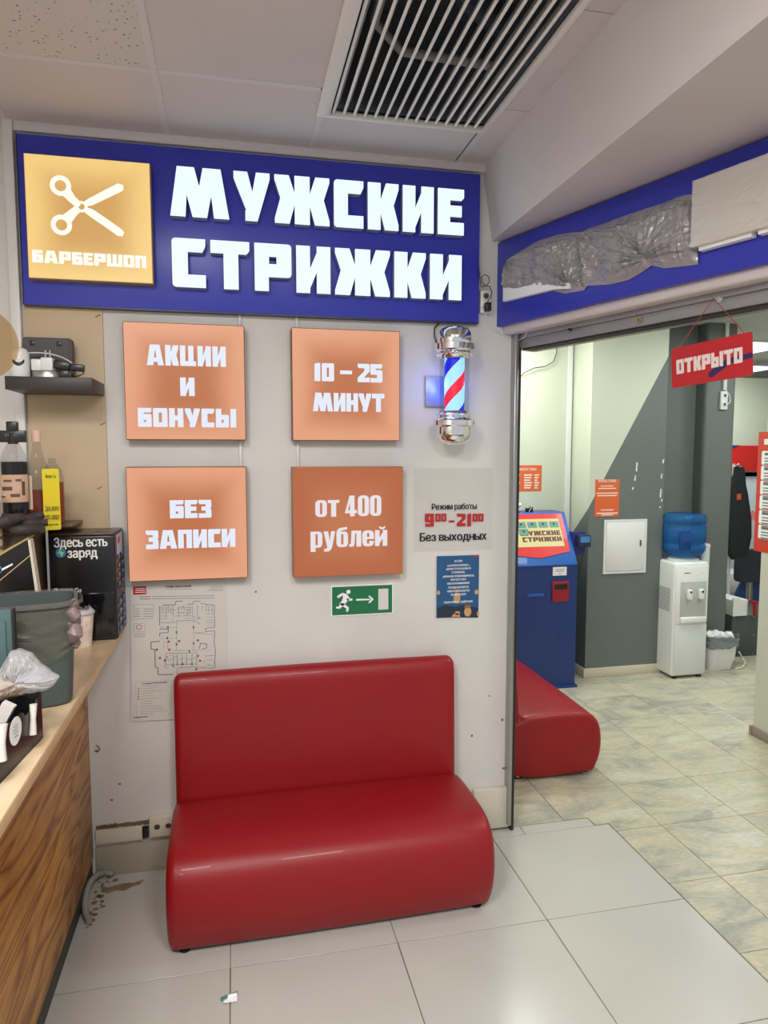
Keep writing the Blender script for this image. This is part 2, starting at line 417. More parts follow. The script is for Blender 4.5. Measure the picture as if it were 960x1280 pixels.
def spelled(t):
    """line of lettering spelled glyph by glyph; soft-sign shapes are drawn here"""
    key = ('spelled', t)
    if key in _tc: return _tc[key]
    AY[0] = 'TOP_BASELINE'
    def bounds(ch):
        me = text_me(ch, 1.0, 0, 'LEFT', .02); v = [q.co for q in me.vertices]
        return me, min(q.x for q in v), max(q.x for q in v), min(q.y for q in v), max(q.y for q in v)
    _, _, _, lo, hi = bounds('х'); hl = hi-lo; _, _, _, lo2, hi2 = bounds('Х'); hu = hi2-lo2
    b = bmesh.new(); pen = 0
    for ch in t:
        if ch == ' ': pen += .26; continue
        g = G()
        if ch in 'нНьЬыЫ':
            h = hl if ch.islower() else hu; w_, polys = soft_glyph(ch, h)
            for P in polys: g.prism(P, -.01, .01, fn=lambda x, z, y, pen=pen: Vector((pen+x, z, y)))
            g_w = w_
        else:
            me = text_me(ch, 1.0, 0, 'LEFT', .02); v = [q.co for q in me.vertices]; x0 = min(q.x for q in v); g_w = max(q.x for q in v)-x0
            g.mesh(me, Matrix.Translation((pen-x0, 0, 0)))
        me2 = bpy.data.meshes.new('t'); g.bm.to_mesh(me2); g.bm.free(); b.from_mesh(me2)
        pen += g_w+.085
    W = pen-.085
    AY[0] = 'CENTER'
    bmesh.ops.translate(b, verts=b.verts, vec=(-W/2, -hu/2, 0))
    me = bpy.data.meshes.new('t'); b.to_mesh(me); b.free(); _tc[key] = me
    return me
RX = Matrix.Rotation(PI/2, 4, 'X')
def txt(g, t, x, y, z, size, bold=0.0, sx=1.0, align='CENTER', width=None, depth=.0006, roty=0, R=None, space=1.0):
    """lettering standing in the xz plane, readable from -y"""
    me = spelled(t) if any(c in 'нНьЬыЫ' for c in t) else text_me(t, 1.0, 0.0, align, .02, space=space)
    if width:
        xs = [v.co.x*size for v in me.vertices]; sx = width/(max(xs)-min(xs))
    T = Matrix.Translation((x, y, z)) @ (R if R else Matrix.Rotation(roty, 4, 'Y')) @ RX @ Matrix.Diagonal((sx, 1, 1, 1))
    SC = Matrix.Diagonal((size, size, depth/.02, 1))
    bw = bold*size*.9; n_ = 0 if bold <= 0 else 2
    for k in range(-n_, n_+1): g.mesh(me, T @ Matrix.Translation((bw*k/max(n_, 1), bw*.35*(k % 2), (k+n_)*.00006)) @ SC)
    return g

GL = {  # heavy block alphabet, unit height
 'М': (1.18, [[(0,0),(.15,1),(.49,1),(.585,.62),(.66,1),(1.02,1),(1.18,0),(.87,0),(.82,.45),(.73,0),(.44,0),(.33,.45),(.30,0)]]),
 'У': (.74, [[(0,1),(.28,1),(.38,.6),(.46,1),(.74,1),(.74,.88),(.48,0),(.23,0),(.23,.2),(.25,.22),(0,.86)]]),
 'Ж': (1.16, [[(0,1),(.3,1),(.42,.64),(.42,1),(.74,1),(.74,.64),(.86,1),(1.16,1),(1.16,.9),(1.04,.53),(1.16,.1),(1.16,0),(.85,0),(.74,.4),(.74,0),(.42,0),(.42,.4),(.31,0),(0,0),(0,.1),(.12,.53),(0,.9)]]),
 'С': (.64, [[(.06,1),(.64,1),(.64,.86),(.58,.73),(.3,.73),(.3,.26),(.64,.26),(.64,0),(.06,0),(.02,.02),(0,.06),(0,.94),(.02,.98)]]),
 'К': (.68, [[(0,1),(.28,1),(.28,.64),(.4,1),(.68,1),(.68,.88),(.57,.53),(.68,.12),(.68,0),(.38,0),(.28,.38),(.28,0),(0,0)]]),
 'И': (.7, [[(0,0),(0,1),(.28,1),(.28,.52),(.42,.87),(.42,1),(.7,1),(.7,0),(.42,0),(.42,.45),(.28,.1),(.28,0)]]),
 'Е': (.6, [[(0,0),(0,1),(.6,1),(.6,.82),(.55,.76),(.28,.76),(.28,.64),(.55,.64),(.55,.4),(.28,.4),(.28,.27),(.6,.27),(.6,0)]]),
 'Т': (.76, [[(0,1),(.76,1),(.76,.82),(.7,.74),(.54,.74),(.54,0),(.25,0),(.25,.74),(0,.74)]]),
 'Р': (.74, [[(0,0),(0,1),(.68,1),(.72,.98),(.74,.94),(.74,.37),(.72,.32),(.68,.3),(.28,.3),(.28,0)], [(.29,.57),(.44,.57),(.44,.73),(.29,.73)]]),
 'А': (.86, [[(0,0),(.17,1),(.66,1),(.86,0),(.56,0),(.54,.17),(.34,.17),(.32,0)], [(.37,.38),(.49,.38),(.45,.72),(.41,.72)]]),
 'Ц': (.82, [[(0,0),(0,1),(.27,1),(.27,.24),(.42,.24),(.42,1),(.69,1),(.69,.24),(.82,.24),(.82,0)]]),
 'Б': (.66, [[(0,0),(0,1),(.66,1),(.66,.82),(.6,.76),(.28,.76),(.28,.68),(.6,.68),(.64,.66),(.66,.62),(.66,.06),(.64,.02),(.6,0)], [(.28,.25),(.4,.25),(.4,.38),(.28,.38)]]),
 'О': (.7, [[(.06,0),(.02,.02),(0,.06),(0,.94),(.02,.98),(.06,1),(.64,1),(.68,.98),(.7,.94),(.7,.06),(.68,.02),(.64,0)], [(.27,.24),(.43,.24),(.43,.76),(.27,.76)]]),
 'Н': (.7, [[(0,0),(0,1),(.28,1),(.28,.62),(.42,.62),(.42,1),(.7,1),(.7,0),(.42,0),(.42,.36),(.28,.36),(.28,0)]]),
 'Ь': (.66, [[(0,0),(0,1),(.28,1),(.28,.68),(.6,.68),(.64,.66),(.66,.62),(.66,.06),(.64,.02),(.6,0)], [(.28,.25),(.4,.25),(.4,.42),(.28,.42)]]),
 'I': (.29, [[(0,0),(0,1),(.29,1),(.29,0)]]),
 'З': (.62, [[(0,1),(.56,1),(.6,.98),(.62,.94),(.62,.6),(.57,.52),(.62,.45),(.62,.06),(.6,.02),(.56,0),(0,0),(0,.25),(.34,.25),(.34,.4),(.14,.4),(.14,.63),(.34,.63),(.34,.76),(.06,.76),(0,.85)]]),
 'П': (.7, [[(0,0),(0,1),(.7,1),(.7,0),(.42,0),(.42,.78),(.28,.78),(.28,0)]]),
 'Ш': (1.0, [[(0,0),(0,1),(.27,1),(.27,.24),(.37,.24),(.37,1),(.63,1),(.63,.24),(.73,.24),(.73,1),(1,1),(1,0)]]),
 '1': (.3, [[(0,0),(0,.93),(.1,1),(.3,1),(.3,0)]]),
 '0': (.64, [[(.06,0),(.02,.02),(0,.06),(0,.94),(.02,.98),(.06,1),(.58,1),(.62,.98),(.64,.94),(.64,.06),(.62,.02),(.58,0)], [(.26,.24),(.37,.24),(.37,.76),(.26,.76)]]),
 '2': (.64, [[(0,1),(.58,1),(.64,.94),(.64,.6),(.34,.26),(.64,.26),(.64,0),(0,0),(0,.24),(.35,.6),(.35,.76),(.06,.76),(0,.85)]]),
 '5': (.64, [[(0,1),(.62,1),(.62,.82),(.56,.76),(.28,.76),(.28,.67),(.58,.67),(.64,.62),(.64,.06),(.58,0),(0,0),(0,.24),(.35,.24),(.35,.42),(0,.42)]]),
 '9': (.66, [[(.03,0),(.6,0),(.66,.06),(.66,.94),(.6,1),(.06,1),(0,.94),(0,.4),(.06,.34),(.38,.34),(.38,.24),(.03,.24)], [(.28,.56),(.38,.56),(.38,.76),(.28,.76)]]),
 '–': (.72, [[(0,.42),(.72,.42),(.72,.62),(0,.62)]]),
 ' ': (.34, []),
}
def rr(x0, x1, z0, z1, c, k=3):
    P = []
    for cx, cz, a in ((x1-c, z1-c, 0), (x0+c, z1-c, 90), (x0+c, z0+c, 180), (x1-c, z0+c, 270)):
        for i in range(k+1):
            q = math.radians(a+90*i/k); P.append((cx+c*math.cos(q), cz+c*math.sin(q)))
    return P
CG = {  # condensed heavy letters for the price box
 'о': (.5, [rr(0,.5,0,.8,.17), rr(.2,.3,.12,.68,.05)]),
 'т': (.5, [[(0,.8),(.5,.8),(.5,.66),(.36,.66),(.36,0),(.14,0),(.14,.66),(0,.66)]]),
 ' ': (.16, []),
 '4': (.52, [[(0,.2),(.2,1),(.42,1),(.42,.3),(.52,.3),(.52,.15),(.42,.15),(.42,0),(.22,0),(.22,.15),(0,.15)], [(.13,.3),(.22,.3),(.22,.68)]]),
 '0': (.5, [rr(0,.5,0,1,.18), rr(.2,.3,.13,.87,.05)]),
 'р': (.5, [[(0,-.2),(0,.8),(.36,.8),(.46,.75),(.5,.62),(.5,.2),(.46,.06),(.36,0),(.21,0),(.21,-.2)], rr(.21,.3,.12,.68,.04)]),
 'у': (.5, [[(0,.8),(.2,.8),(.27,.3),(.32,.8),(.5,.8),(.36,0),(.3,-.14),(.2,-.2),(.02,-.2),(.02,-.07),(.12,-.06),(.16,0)]]),
 'б': (.5, [[(.0,.2),(.0,.7),(.04,.86),(.14,.95),(.46,1),(.46,.88),(.22,.82),(.2,.76),(.36,.78),(.46,.72),(.5,.6),(.5,.18),(.46,.05),(.36,0),(.14,0),(.04,.05)], rr(.2,.3,.12,.64,.04)]),
 'л': (.52, [[(0,0),(0,.13),(.07,.15),(.1,.8),(.52,.8),(.52,0),(.31,0),(.31,.66),(.25,.66),(.23,.16),(.2,.04),(.12,0)]]),
 'е': (.5, [[(.17,0),(.05,.05),(0,.17),(0,.63),(.05,.75),(.17,.8),(.33,.8),(.45,.75),(.5,.63),(.5,.36),(.2,.36),(.2,.15),(.25,.12),(.3,.15),(.3,.27),(.5,.27),(.5,.17),(.45,.05),(.33,0)], [(.2,.47),(.3,.47),(.3,.64),(.25,.68),(.2,.64)]]),
 'й': (.54, [[(0,0),(0,.8),(.2,.8),(.2,.42),(.34,.68),(.34,.8),(.54,.8),(.54,0),(.34,0),(.34,.38),(.2,.12),(.2,0)]]),
 '˘': (0, [[(-.42,.98),(-.34,.98),(-.3,.93),(-.24,.93),(-.2,.98),(-.12,.98),(-.16,.88),(-.22,.84),(-.32,.84),(-.38,.88)]]),
}
def block(text, x0, x1, z0, z1, y0, y1, gap=.08, table=GL, skew=0):
    """returns one geometry per letter, fitted between x0 and x1; z0/z1 baseline and cap line (skew: rise to the right)"""
    t = []
    for ch in text:
        if ch == 'Ы': t += ['Ь', 'I']
        elif ch == 'й' and table is CG: t += ['й', '˘']
        else: t.append(ch)
    W = sum(table[c][0] for c in t) + gap*(sum(1 for c in t if table[c][0])-1)
    sx = (x1-x0)/W; sz = z1-z0; x = x0; out = []
    for c in t:
        wd, rings = table[c]
        if rings: out.append(G().prism(rings, y0, y1, ox=x, oz=z0, sx=sx, sz=sz))
        if c == '˘': x0_ = x
        x += (wd+gap)*sx if wd else 0
    return out
def blockg(g, text, x0, x1, z0, z1, y0, y1, gap=.08, table=GL):
    for q in block(text, x0, x1, z0, z1, y0, y1, gap, table): 
        me = bpy.data.meshes.new('t'); q.bm.to_mesh(me); q.bm.free(); b = bmesh.new(); b.from_mesh(me); g._merge(b)
    return g
def grow(z): return z

# ================================================================ SETTING
def struct(name, g, m, loc=None, rotz=0, **k): return obj(name, g, m, loc=loc, rotz=rotz, kind='structure', **k)
floor = struct('floor', G().box(-1.9, 9.8, -1.2, 9.6, -.06, -.0025), 'grout')
_tile = {}
def tile(name, x0, x1, y0, y1, z, mname, parent, h=.009, up=True, gap=.0016):
    w_, d_ = round(x1-x0, 3), round(y1-y0, 3); key = (name, w_, d_, mname)
    if key not in _tile:
        g = G().box(-w_/2+gap, w_/2-gap, -d_/2+gap, d_/2-gap, -h, 0, bev=.0012, seg=1)
        o = obj(name, g, mname, parent); _tile[key] = o
    else:
        o = _tile[key].copy(); COL.objects.link(o); o.parent = parent
    o.location = ((x0+x1)/2, (y0+y1)/2, z if up else z+h)
    return o
XW = [-1.245, -.64, -.045, .57, 1.177, 1.787]; YWT = [.02, .61, 1.20, 1.797, 2.393, 2.985]
for i in range(5):
    for j in range(5):
        tile('floor_tile', XW[i], XW[i+1], YWT[j], YWT[j+1], 0, 'tile_w', floor)
for x0, x1 in ((-1.245, -.64), (-.64, -.045), (-.045, .57), (.57, 1.177)):
    tile('floor_tile', x0, x1, 2.985, 3.067, 0, 'tile_w', floor)
tile('threshold_tile', 1.177, 1.345, 2.985, 3.058, 0, 'tile_w', floor)
tile('threshold_tile', 1.345, 1.712, 2.985, 3.058, 0, 'tile_w', floor)
YM = [2.495+.4237*k for k in range(-4, 11)]
for k in range(-1, 9):
    x0 = 1.585+.45*k
    for j in range(len(YM)-1):
        y0, y1 = YM[j], YM[j+1]; a, b = x0, x0+.45
        if y1 < 2.95:
            if b <= 1.787: continue
            a = max(a, 1.789)
        elif y0 < 3.0:
            if k < 0: y0 = 3.060
            elif k == 0:
                L_ = [(1.587, 3.062), (1.715, 3.062), (1.715, 2.987), (1.790, 2.987), (1.790, y0+.002), (2.033, y0+.002), (2.033, y1-.002), (1.587, y1-.002)]
                g = G().prism([[(x-1.81, y-3.15) for x, y in L_]], -.009, 0, fn=lambda X, Z, Y: Vector((X, Z, Y)))
                obj('floor_tile', g, 'marble', floor, loc=(1.81, 3.15, 0)); continue
        tile('floor_tile', a, b, y0, y1, 0, 'marble', floor)

# back wall of the hall with its foot
wall_back = struct('wall_back', G().box(-1.75, 1.292, YW, YW+.14, -.02, 3.5), 'wall')
obj('tile_skirting', G().box(-.615, 1.10, YW-.012, YW, 0, .135, bev=.002), 'base_tile', wall_back)
obj('corner_plinth', G().box(1.10, 1.286, YW-.03, YW, 0.012, .215, bev=.006), 'cream_plastic', wall_back)
gd = G()
for i in range(26):                      # cracked filler line over the skirting
    x = -.612+i*.009; gd.box(x, x+.012, YW-.004, YW, .212+random.uniform(-.004, .004), .226+random.uniform(0, .006))
obj('crumbling_filler', gd, 'dirt', wall_back, kind='stuff')
g = G(); random.seed(3)
for px, py, r in ((278, 828, .004), (271, 793, .004), (122, 938, .003), (258, 722, .003), (575, 636, .003), (190, 790, .002), (150, 980, .004), (340, 925, .003),
                  (590, 920, .004), (628, 900, .005), (630, 960, .006), (612, 870, .003), (180, 985, .002), (140, 1000, .004), (616, 995, .003), (320, 740, .003)):
    p = aty(px, py, YW); g.box(p.x-r*random.uniform(.6, 2), p.x+r, YW-.0008, YW, p.z-r, p.z+r*random.uniform(.5, 2))
obj('wall_scuff', g, 'dirt', wall_back, kind='stuff')
struct('trim_1', G().box(-.852, -.815, YW-.03, YW, 0, ZC, bev=.004), 'white')
struct('trim_2', G().box(-.815, 1.165, YW-.022, YW, 3.086, ZC, bev=.003), 'tbar')
bp = struct('trim_3', G().box(-.808, -.513, YW-.010, YW, 1.0, 2.42, bev=.001), 'beige')
for px, py in ((122, 395), (128, 530), (124, 610)):
    p = aty(px, py, YW-.01); obj('scratch', G().box(p.x-.010, p.x+.012, -.0, .001, -.002, .002, rot=Matrix.Rotation(-.5, 4, 'Y')), 'dirt', bp, loc=(0, YW-.0115, p.z))
struct('wall_left', G().box(-1.85, -1.75, -1.2, YW+.14, -.02, 3.5), 'wall')
# ceiling of the hall
ceiling = struct('ceiling', G().box(-1.85, 1.2, -1.2, YW+.14, 3.55, 3.62), 'dgray')
XC = [-1.44, -.84, -.24, .345, .99]; YC = [-.435, .165, .765, 1.365, 1.965, 2.565, YW]
for i in range(4):
    for j in range(6):
        x0, x1, y0, y1 = XC[i], XC[i+1], YC[j], YC[j+1]
        if i == 3:
            if j in (3, 4): continue
            if j == 5: x0, x1, y0 = .345, .99, 2.75
        mn = 'fissured' if (i, j) in ((1, 4), (0, 4), (0, 3)) else 'ceil'
        if any(x0 < lx < x1 and y0 < ly < y1 for lx, ly in HALL_LAMPS): continue
        tile('ceiling_tile', x0, x1, y0, y1, ZC-.002, mn, ceiling, h=.012, up=False, gap=.009)
for j in range(-1, 4): tile('ceiling_tile', 1.005, 1.122, .165+j*.6, .765+j*.6, ZC-.002, 'ceil', ceiling, h=.012, up=False, gap=.002)
tile('ceiling_tile', 1.005, 1.122, 2.565, YW, ZC-.002, 'ceil', ceiling, h=.012, up=False, gap=.002)
for x in (-1.44, -.84, -.24):
    obj('ceiling_rail', G().box(x-.012, x+.012, -.6, YW, ZC-.0045, ZC-.001), 'tbar', ceiling)
obj('ceiling_rail', G().box(.333, .357, 2.765, YW, ZC-.0045, ZC-.001), 'tbar', ceiling)
obj('ceiling_rail', G().box(.985, 1.009, 2.765, YW, ZC-.0045, ZC-.001), 'tbar', ceiling)
for y in YC[:-1]:
    obj('ceiling_rail', G().box(-1.75, .325, y-.012, y+.012, ZC-.004, ZC), 'tbar', ceiling)
# grille with louvres over the air handler
gr = thing('ceiling_grille', 'large white louvred air grille set in the ceiling over the hall', 'air grille', (.667, 2.05, ZC))
X0, X1, Y0, Y1 = -.337, .34, -.75, .69
obj('frame', G().box(X0, X0+.05, Y0, Y1, -.012, .01, bev=.002).box(X1-.012, X1+.012, Y0, Y1, -.006, .01, bev=.001)
    .box(X0, X1, Y1-.004, Y1+.012, -.012, .01, bev=.002).box(X0, X1, Y0-.02, Y0, -.012, .01, bev=.002), 'white', gr)
lv = None
for k in range(15):
    x = X0+.075+k*(X1-X0-.10)/14.3
    if lv is None:
        R_ = Matrix.Rotation(.42, 4, 'Y')
        lv = obj('louvre', G().box(-.0048, .0048, Y0, Y1-.01, -.030, .030, M4=R_), 'white_plastic', gr); o = lv
    else: o = lv.copy(); COL.objects.link(o); o.parent = gr
    o.location = (x, 0, .024)
obj('plenum', G().box(X0, X0+.01, Y0, Y1, .02, .40).box(X1-.01, X1, Y0, Y1, .02, .40).box(X0, X1, Y1-.01, Y1, .02, .40).box(X0, X1, Y0, Y0+.01, .02, .4).box(X0, X1, Y0, Y1, .39, .40), mat('galvanised', (140, 148, 162), .4, .5, var=.3, vscale=3), gr)
obj('duct', G().tube([(-.05, -.7, .25), (-.02, .1, .24), (.12, .3, .25), (.3, .45, .26)], .045, 14), mat('duct_foil', (150, 160, 178), .3, .8, var=.3, vscale=9), gr)
obj('pipe', G().tube([(-.2, -.7, .16), (-.18, .35, .15), (-.05, .5, .15), (.3, .52, .15)], .016, 10), 'white_plastic', gr)
obj('fan_box', G().box(-.1, .2, -.2, .2, .2, .37, bev=.01), 'dgray', gr)
obj('red_valve', G().sphere((-.17, .12, .14), .03), 'red_dark', gr)

# beam between hall ceiling and the angled wall
DR = -ray(-40, 558); DR.z = 0; DR.normalize()
NB = Vector((-DR.y, DR.x, 0)); NB = NB if NB.x > 0 else -NB     # from the hall into the inner room
OR = Vector((1.24, 3.03, 0)); OR = OR + DR*((3.03-YW)/(-DR.y)*1.0)*1.0
OR = Vector((1.24, 3.03, 0)) - DR*((YW-3.03)/abs(DR.y))
RZ = math.atan2(DR.y, DR.x)
def rw(px, py, off=0.0):
    p = on(px, py, OR+NB*off, NB); return (p-OR).dot(DR), p.z
def rpt(u, off, z): return OR+DR*u+NB*off+Vector((0, 0, z))
e0 = rpt(4.45, 0, 0)
g = G()
pl = [(1.165, YW), (OR.x, YW), (e0.x, e0.y), (1.165, e0.y)]
tp = [(1.118, YW), (OR.x, YW), (e0.x, e0.y), (1.118, e0.y)]
b0 = [Vector((x, y, ZB)) for x, y in pl]; b1 = [Vector((x, y, ZC)) for x, y in tp]; b2 = [Vector((x, y, 3.5)) for x, y in tp]
g.loft([b0, b1, b2]); struct('trim_4', g, 'beam', smooth=False)
# angled wall over the shutter opening
wr = struct('wall_right', G().box(0, 4.5, 0, .14, 2.45, 3.5), 'wall_r', loc=OR, rotz=RZ)
zb = (rw(622, 407, -.03)[1]+rw(960, 330, -.03)[1])/2
zg0 = (rw(647, 437, .058)[1]+rw(960, 377, .058)[1])/2; zg1 = (rw(647, 424, .05)[1]+rw(960, 343, .05)[1])/2
obj('plaster_lip', G().box(0, 4.5, -.004, .14, zg1, 2.45, bev=.012, seg=3), 'wall_r', wr)
struct('wall_inner_left', G().box(1.10, 1.20, YW+.14, 5.5, -.02, 3.2), 'inner_white')
# shutter housing
hs = thing('roller_shutter', 'raised steel roller shutter housing and side guide around the salon entrance', 'shutter', tuple(OR), RZ)
obj('housing', G().box(.0, 4.4, .058, .20, zg0, zg0+.032, bev=.003).box(.0, 4.4, .064, .20, zg0+.03, zg0+.044).box(.0, 4.4, .050, .20, zg0+.042, zg1+.01, bev=.006), 'steel_dark', hs)
obj('seal', G().box(.06, 4.4, .066, .13, zg0-.006, zg0), 'steel_line', hs)
u, z = rw(800, 400, .058)
obj('key_plate', G().lathe([(0, 0), (.010, 0), (.012, .003), (0, .006)], seg=16), mat('brass', (190, 160, 110), .3, .8), hs, loc=(u, .055, z)).rotation_euler = (PI/2, 0, 0)
obj('keyhole', G().box(u-.0015, u+.0015, .0465, .049, z-.004, z+.004), 'black', hs)
u, z = rw(714, 412, .05)
obj('stop', G().tube([(0, .05, 0), (0, .035, 0)], .006, 8), 'black', hs, loc=(u, 0, z))
obj('side_guide', G().box(1.268, 1.286, 3.02, 3.075, .03, zg1+.004, bev=.003), 'alu', None)
sg = bpy.data.objects['side_guide']; sg.parent = hs
sg.matrix_parent_inverse = (Matrix.Translation(OR) @ Matrix.Rotation(RZ, 4, 'Z')).inverted()
sg2 = obj('rubber_strip', G().box(1.286, 1.302, 3.03, 3.085, .0, zg0+.004), 'steel_line', hs); sg2.matrix_parent_inverse = sg.matrix_parent_inverse.copy()

# inner room
struct('ceiling.001', G().box(1.2, 9.8, -1.0, 9.6, ZI+.012, ZI+.08).box(0, 0.001, 0, .001, 3.6, 3.601), 'white')
cin = bpy.data.objects['ceiling.001']
g = G(); 
for i in range(6):
    for j in range(7):
        x0, y0 = 2.3+.6*i, 3.0+.6*j
        tile('ceiling_tile', x0, x0+.6, y0, y0+.6, ZI, 'inner_white', cin, h=.012, up=False, gap=.004)
def paint_wall(name, quads, mats, **k):
    g = G()
    for mi, pts in quads: g.mi = mi; g.poly(pts)
    return struct(name, g, mats, smooth=False, **k)
YP, YB = 5.07, 5.38
PX0, PX1 = aty(736, 640, YP).x, aty(829, 640, YP).x
struct('wall_inner_back', G().box(1.1, PX0+.05, YB, YB+.12, -.02, 3.2), 'cream')
# pillar with the slanted two-tone paint line
zd1 = aty(838, 445, YP).z; zd0 = aty(738, 634, YP).z; zs = atx(717, 672, PX0).z
g = G(); g.mi = 0
g.poly([(PX0, YP, zd0), (PX1, YP, zd1), (PX1, YP, 3.1), (PX0, YP, 3.1)])
g.mi = 1; g.poly([(PX0, YP, -.02), (PX1, YP, -.02), (PX1, YP, zd1), (PX0, YP, zd0)])
g.mi = 0; g.poly([(PX0, YB, zs), (PX0, YP, zd0), (PX0, YP, 3.1), (PX0, YB, 3.1)])
g.mi = 1; g.poly([(PX0, YB, -.02), (PX0, YP, -.02), (PX0, YP, zd0), (PX0, YB, zs)])
g.poly([(PX1, YP, -.02), (PX1, YB+.1, -.02), (PX1, YB+.1, 3.1), (PX1, YP, 3.1)])
g.poly([(PX0, YB+.1, -.02), (PX0, YB+.1, 3.1), (PX1, YB+.1, 3.1), (PX1, YB+.1, -.02)])
pillar = struct('wall_pillar', g, ['cream', 'gray'], smooth=False)
g = G(); random.seed(11)
for px, py, h in ((796, 578, 11), (794, 594, 7), (791, 609, 3), (829, 574, 5), (827, 592, 6), (826, 611, 11), (825, 633, 2), (827, 624, 3)):
    p = aty(px, py, YP); q = aty(px, py+h, YP)
    g.box(p.x-.006, p.x+.004, YP-.0012, YP, q.z, p.z).box(p.x-.002, p.x+.009, YP-.0012, YP, (q.z+p.z)/2, p.z)
obj('chipped_paint', g, 'print_white', pillar, kind='stuff')
PX2 = aty(882, 500, 5.25).x; PX3 = 4.24
struct('wall_recess', G().box(PX1, PX2+.1, YB, YB+.1, -.02, 3.1), 'gray')
struct('wall_column', G().box(PX2, PX3, 5.25, 5.75, -.02, 3.1, bev=.035, seg=4), 'gray')
for i, (a, b, c, d) in enumerate(((PX0-.02, PX1+.012, YP-.02, YP), (PX0-.02, PX0, YP, YB))):
    bb = struct('baseboard_%s' % ('front', 'side')[i], G().box(a, b, c, d, 0, .075, bev=.004), mat('base_beige', (206, 196, 174), .35, var=.06, vscale=5))
cb = bpy.data.objects['baseboard_front']
struct('wall_far', G().box(5.2, 9.8, 9.4, 9.5, -.02, 3.1), 'inner_white')
struct('wall_far_side', G().box(9.7, 9.8, 2, 9.5, -.02, 3.1), 'inner_white')
struct('wall_far_left', G().box(PX3-.1, PX3, 5.76, 9.5, -.02, 3.1), 'inner_white')
struct('wall_partition', G().box(3.285, 3.40, 1.2, 3.78, -.02, ZI), 'cream')
struct('baseboard_partition', G().box(3.268, 3.285, 1.2, 3.775, 0, .06, bev=.003).box(3.262, 3.29, 3.772, 3.79, 0, .062), mat('base_taupe', (150, 136, 120), .4))
# conduit in the corner
struct('trim_5', G().box(PX0-.055, PX0-.02, YB-.02, YB, .1, ZI), 'white')

# lamps of the room
def ceiling_light(x, y, z, label):
    t = thing('ceiling_light', label, 'ceiling light', (x, y, z), group='square ceiling lights')
    obj('frame', G().box(-.3, .3, -.3, -.285, -.006, .02).box(-.3, .3, .285, .3, -.006, .02).box(-.3, -.285, -.285, .285, -.006, .02).box(.285, .3, -.285, .285, -.006, .02), 'white', t)
    obj('diffuser', G().box(-.285, .285, -.285, .285, 0, .01), emat('lamp_diffuser', (250, 252, 250), 3.0), t)
ll = ['square ceiling light over the hall beside the counter', 'square ceiling light in the hall near the beam', 'square ceiling light at the rear of the hall']
for (x, y), l in zip(HALL_LAMPS, ll): ceiling_light(x, y, ZC-.01, l)
for (x, y), l in zip(INNER_LAMPS, ['over the payment kiosk', 'over the floor before the water cooler', 'just inside the shutter', 'in the room behind the gray column', 'beside the partition', 'over the desk']):
    ceiling_light(x, y, ZI-.008, 'square ceiling light '+l)
for px, py, l in ((936, 432, 'nearer lit ceiling panel seen under the hanging open sign'), (938, 460, 'farther lit ceiling panel seen under the hanging open sign')):
    p = atz(px, py, ZI); ceiling_light(p.x, p.y, ZI-.008, l)

# ================================================================ SIGNS ON THE BACK WALL
YS = 3.03
a = aty(20, 166, YS); b = aty(599, 404, YS); a2 = aty(30, 380, YS); b2_ = aty(600, 218, YS)
sx0, sx1, sz0, sz1 = (a.x+a2.x)/2, (b.x+b2_.x)/2, (a2.z+b.z)/2, (a.z+b2_.z)/2
sign = thing('shop_sign', 'long blue sign board on the back wall with glowing white letters', 'sign', (sx0, YW, sz0))
W_, H_ = sx1-sx0, sz1-sz0
obj('board', G().box(0, W_, -.04, 0, 0, H_, bev=.002), 'blue_sign', sign)
obj('edge_trim', G().box(-.003, 0, -.042, 0, 0, H_).box(0, W_, -.042, 0, -.003, 0), 'black', sign)
YL = 2.985
def line(text, tl, bl, tr, br, Y, dark='letter_side', gap=.10):
    A, B, C, D = (aty(*q, Y) for q in (tl, bl, tr, br))
    x0, x1 = (A.x+B.x)/2, (C.x+D.x)/2; zt = (A.z+C.z)/2; zbm = (B.z+D.z)/2
    for q in block(text, x0-sx0, x1-sx0, zbm-sz0, zt-sz0, Y-YW, Y-YW+.006, gap):
        me = bpy.data.meshes.new('t'); q.bm.to_mesh(me); q.bm.free()
        side = G(); bmm = bmesh.new(); bmm.from_mesh(me)
        for v in bmm.verts: v.co.y = (Y-YW+.0062) if v.co.y < Y-YW+.003 else -.040
        side._merge(bmm)
        o = obj('letter', side, mat('letter_side', (150, 156, 170), .4), sign, smooth=False)
        face = G(); bmm = bmesh.new(); bmm.from_mesh(me); face._merge(bmm)
        obj('letter_face', face, emat('lit_letter', (222, 240, 255), 1.15), o, smooth=False)
line('МУЖСКИЕ', (212, 208), (212, 269), (580, 236), (580, 294), YL)
line('СТРИЖКИ', (215, 296), (215, 357), (577, 320), (577, 376), YL)

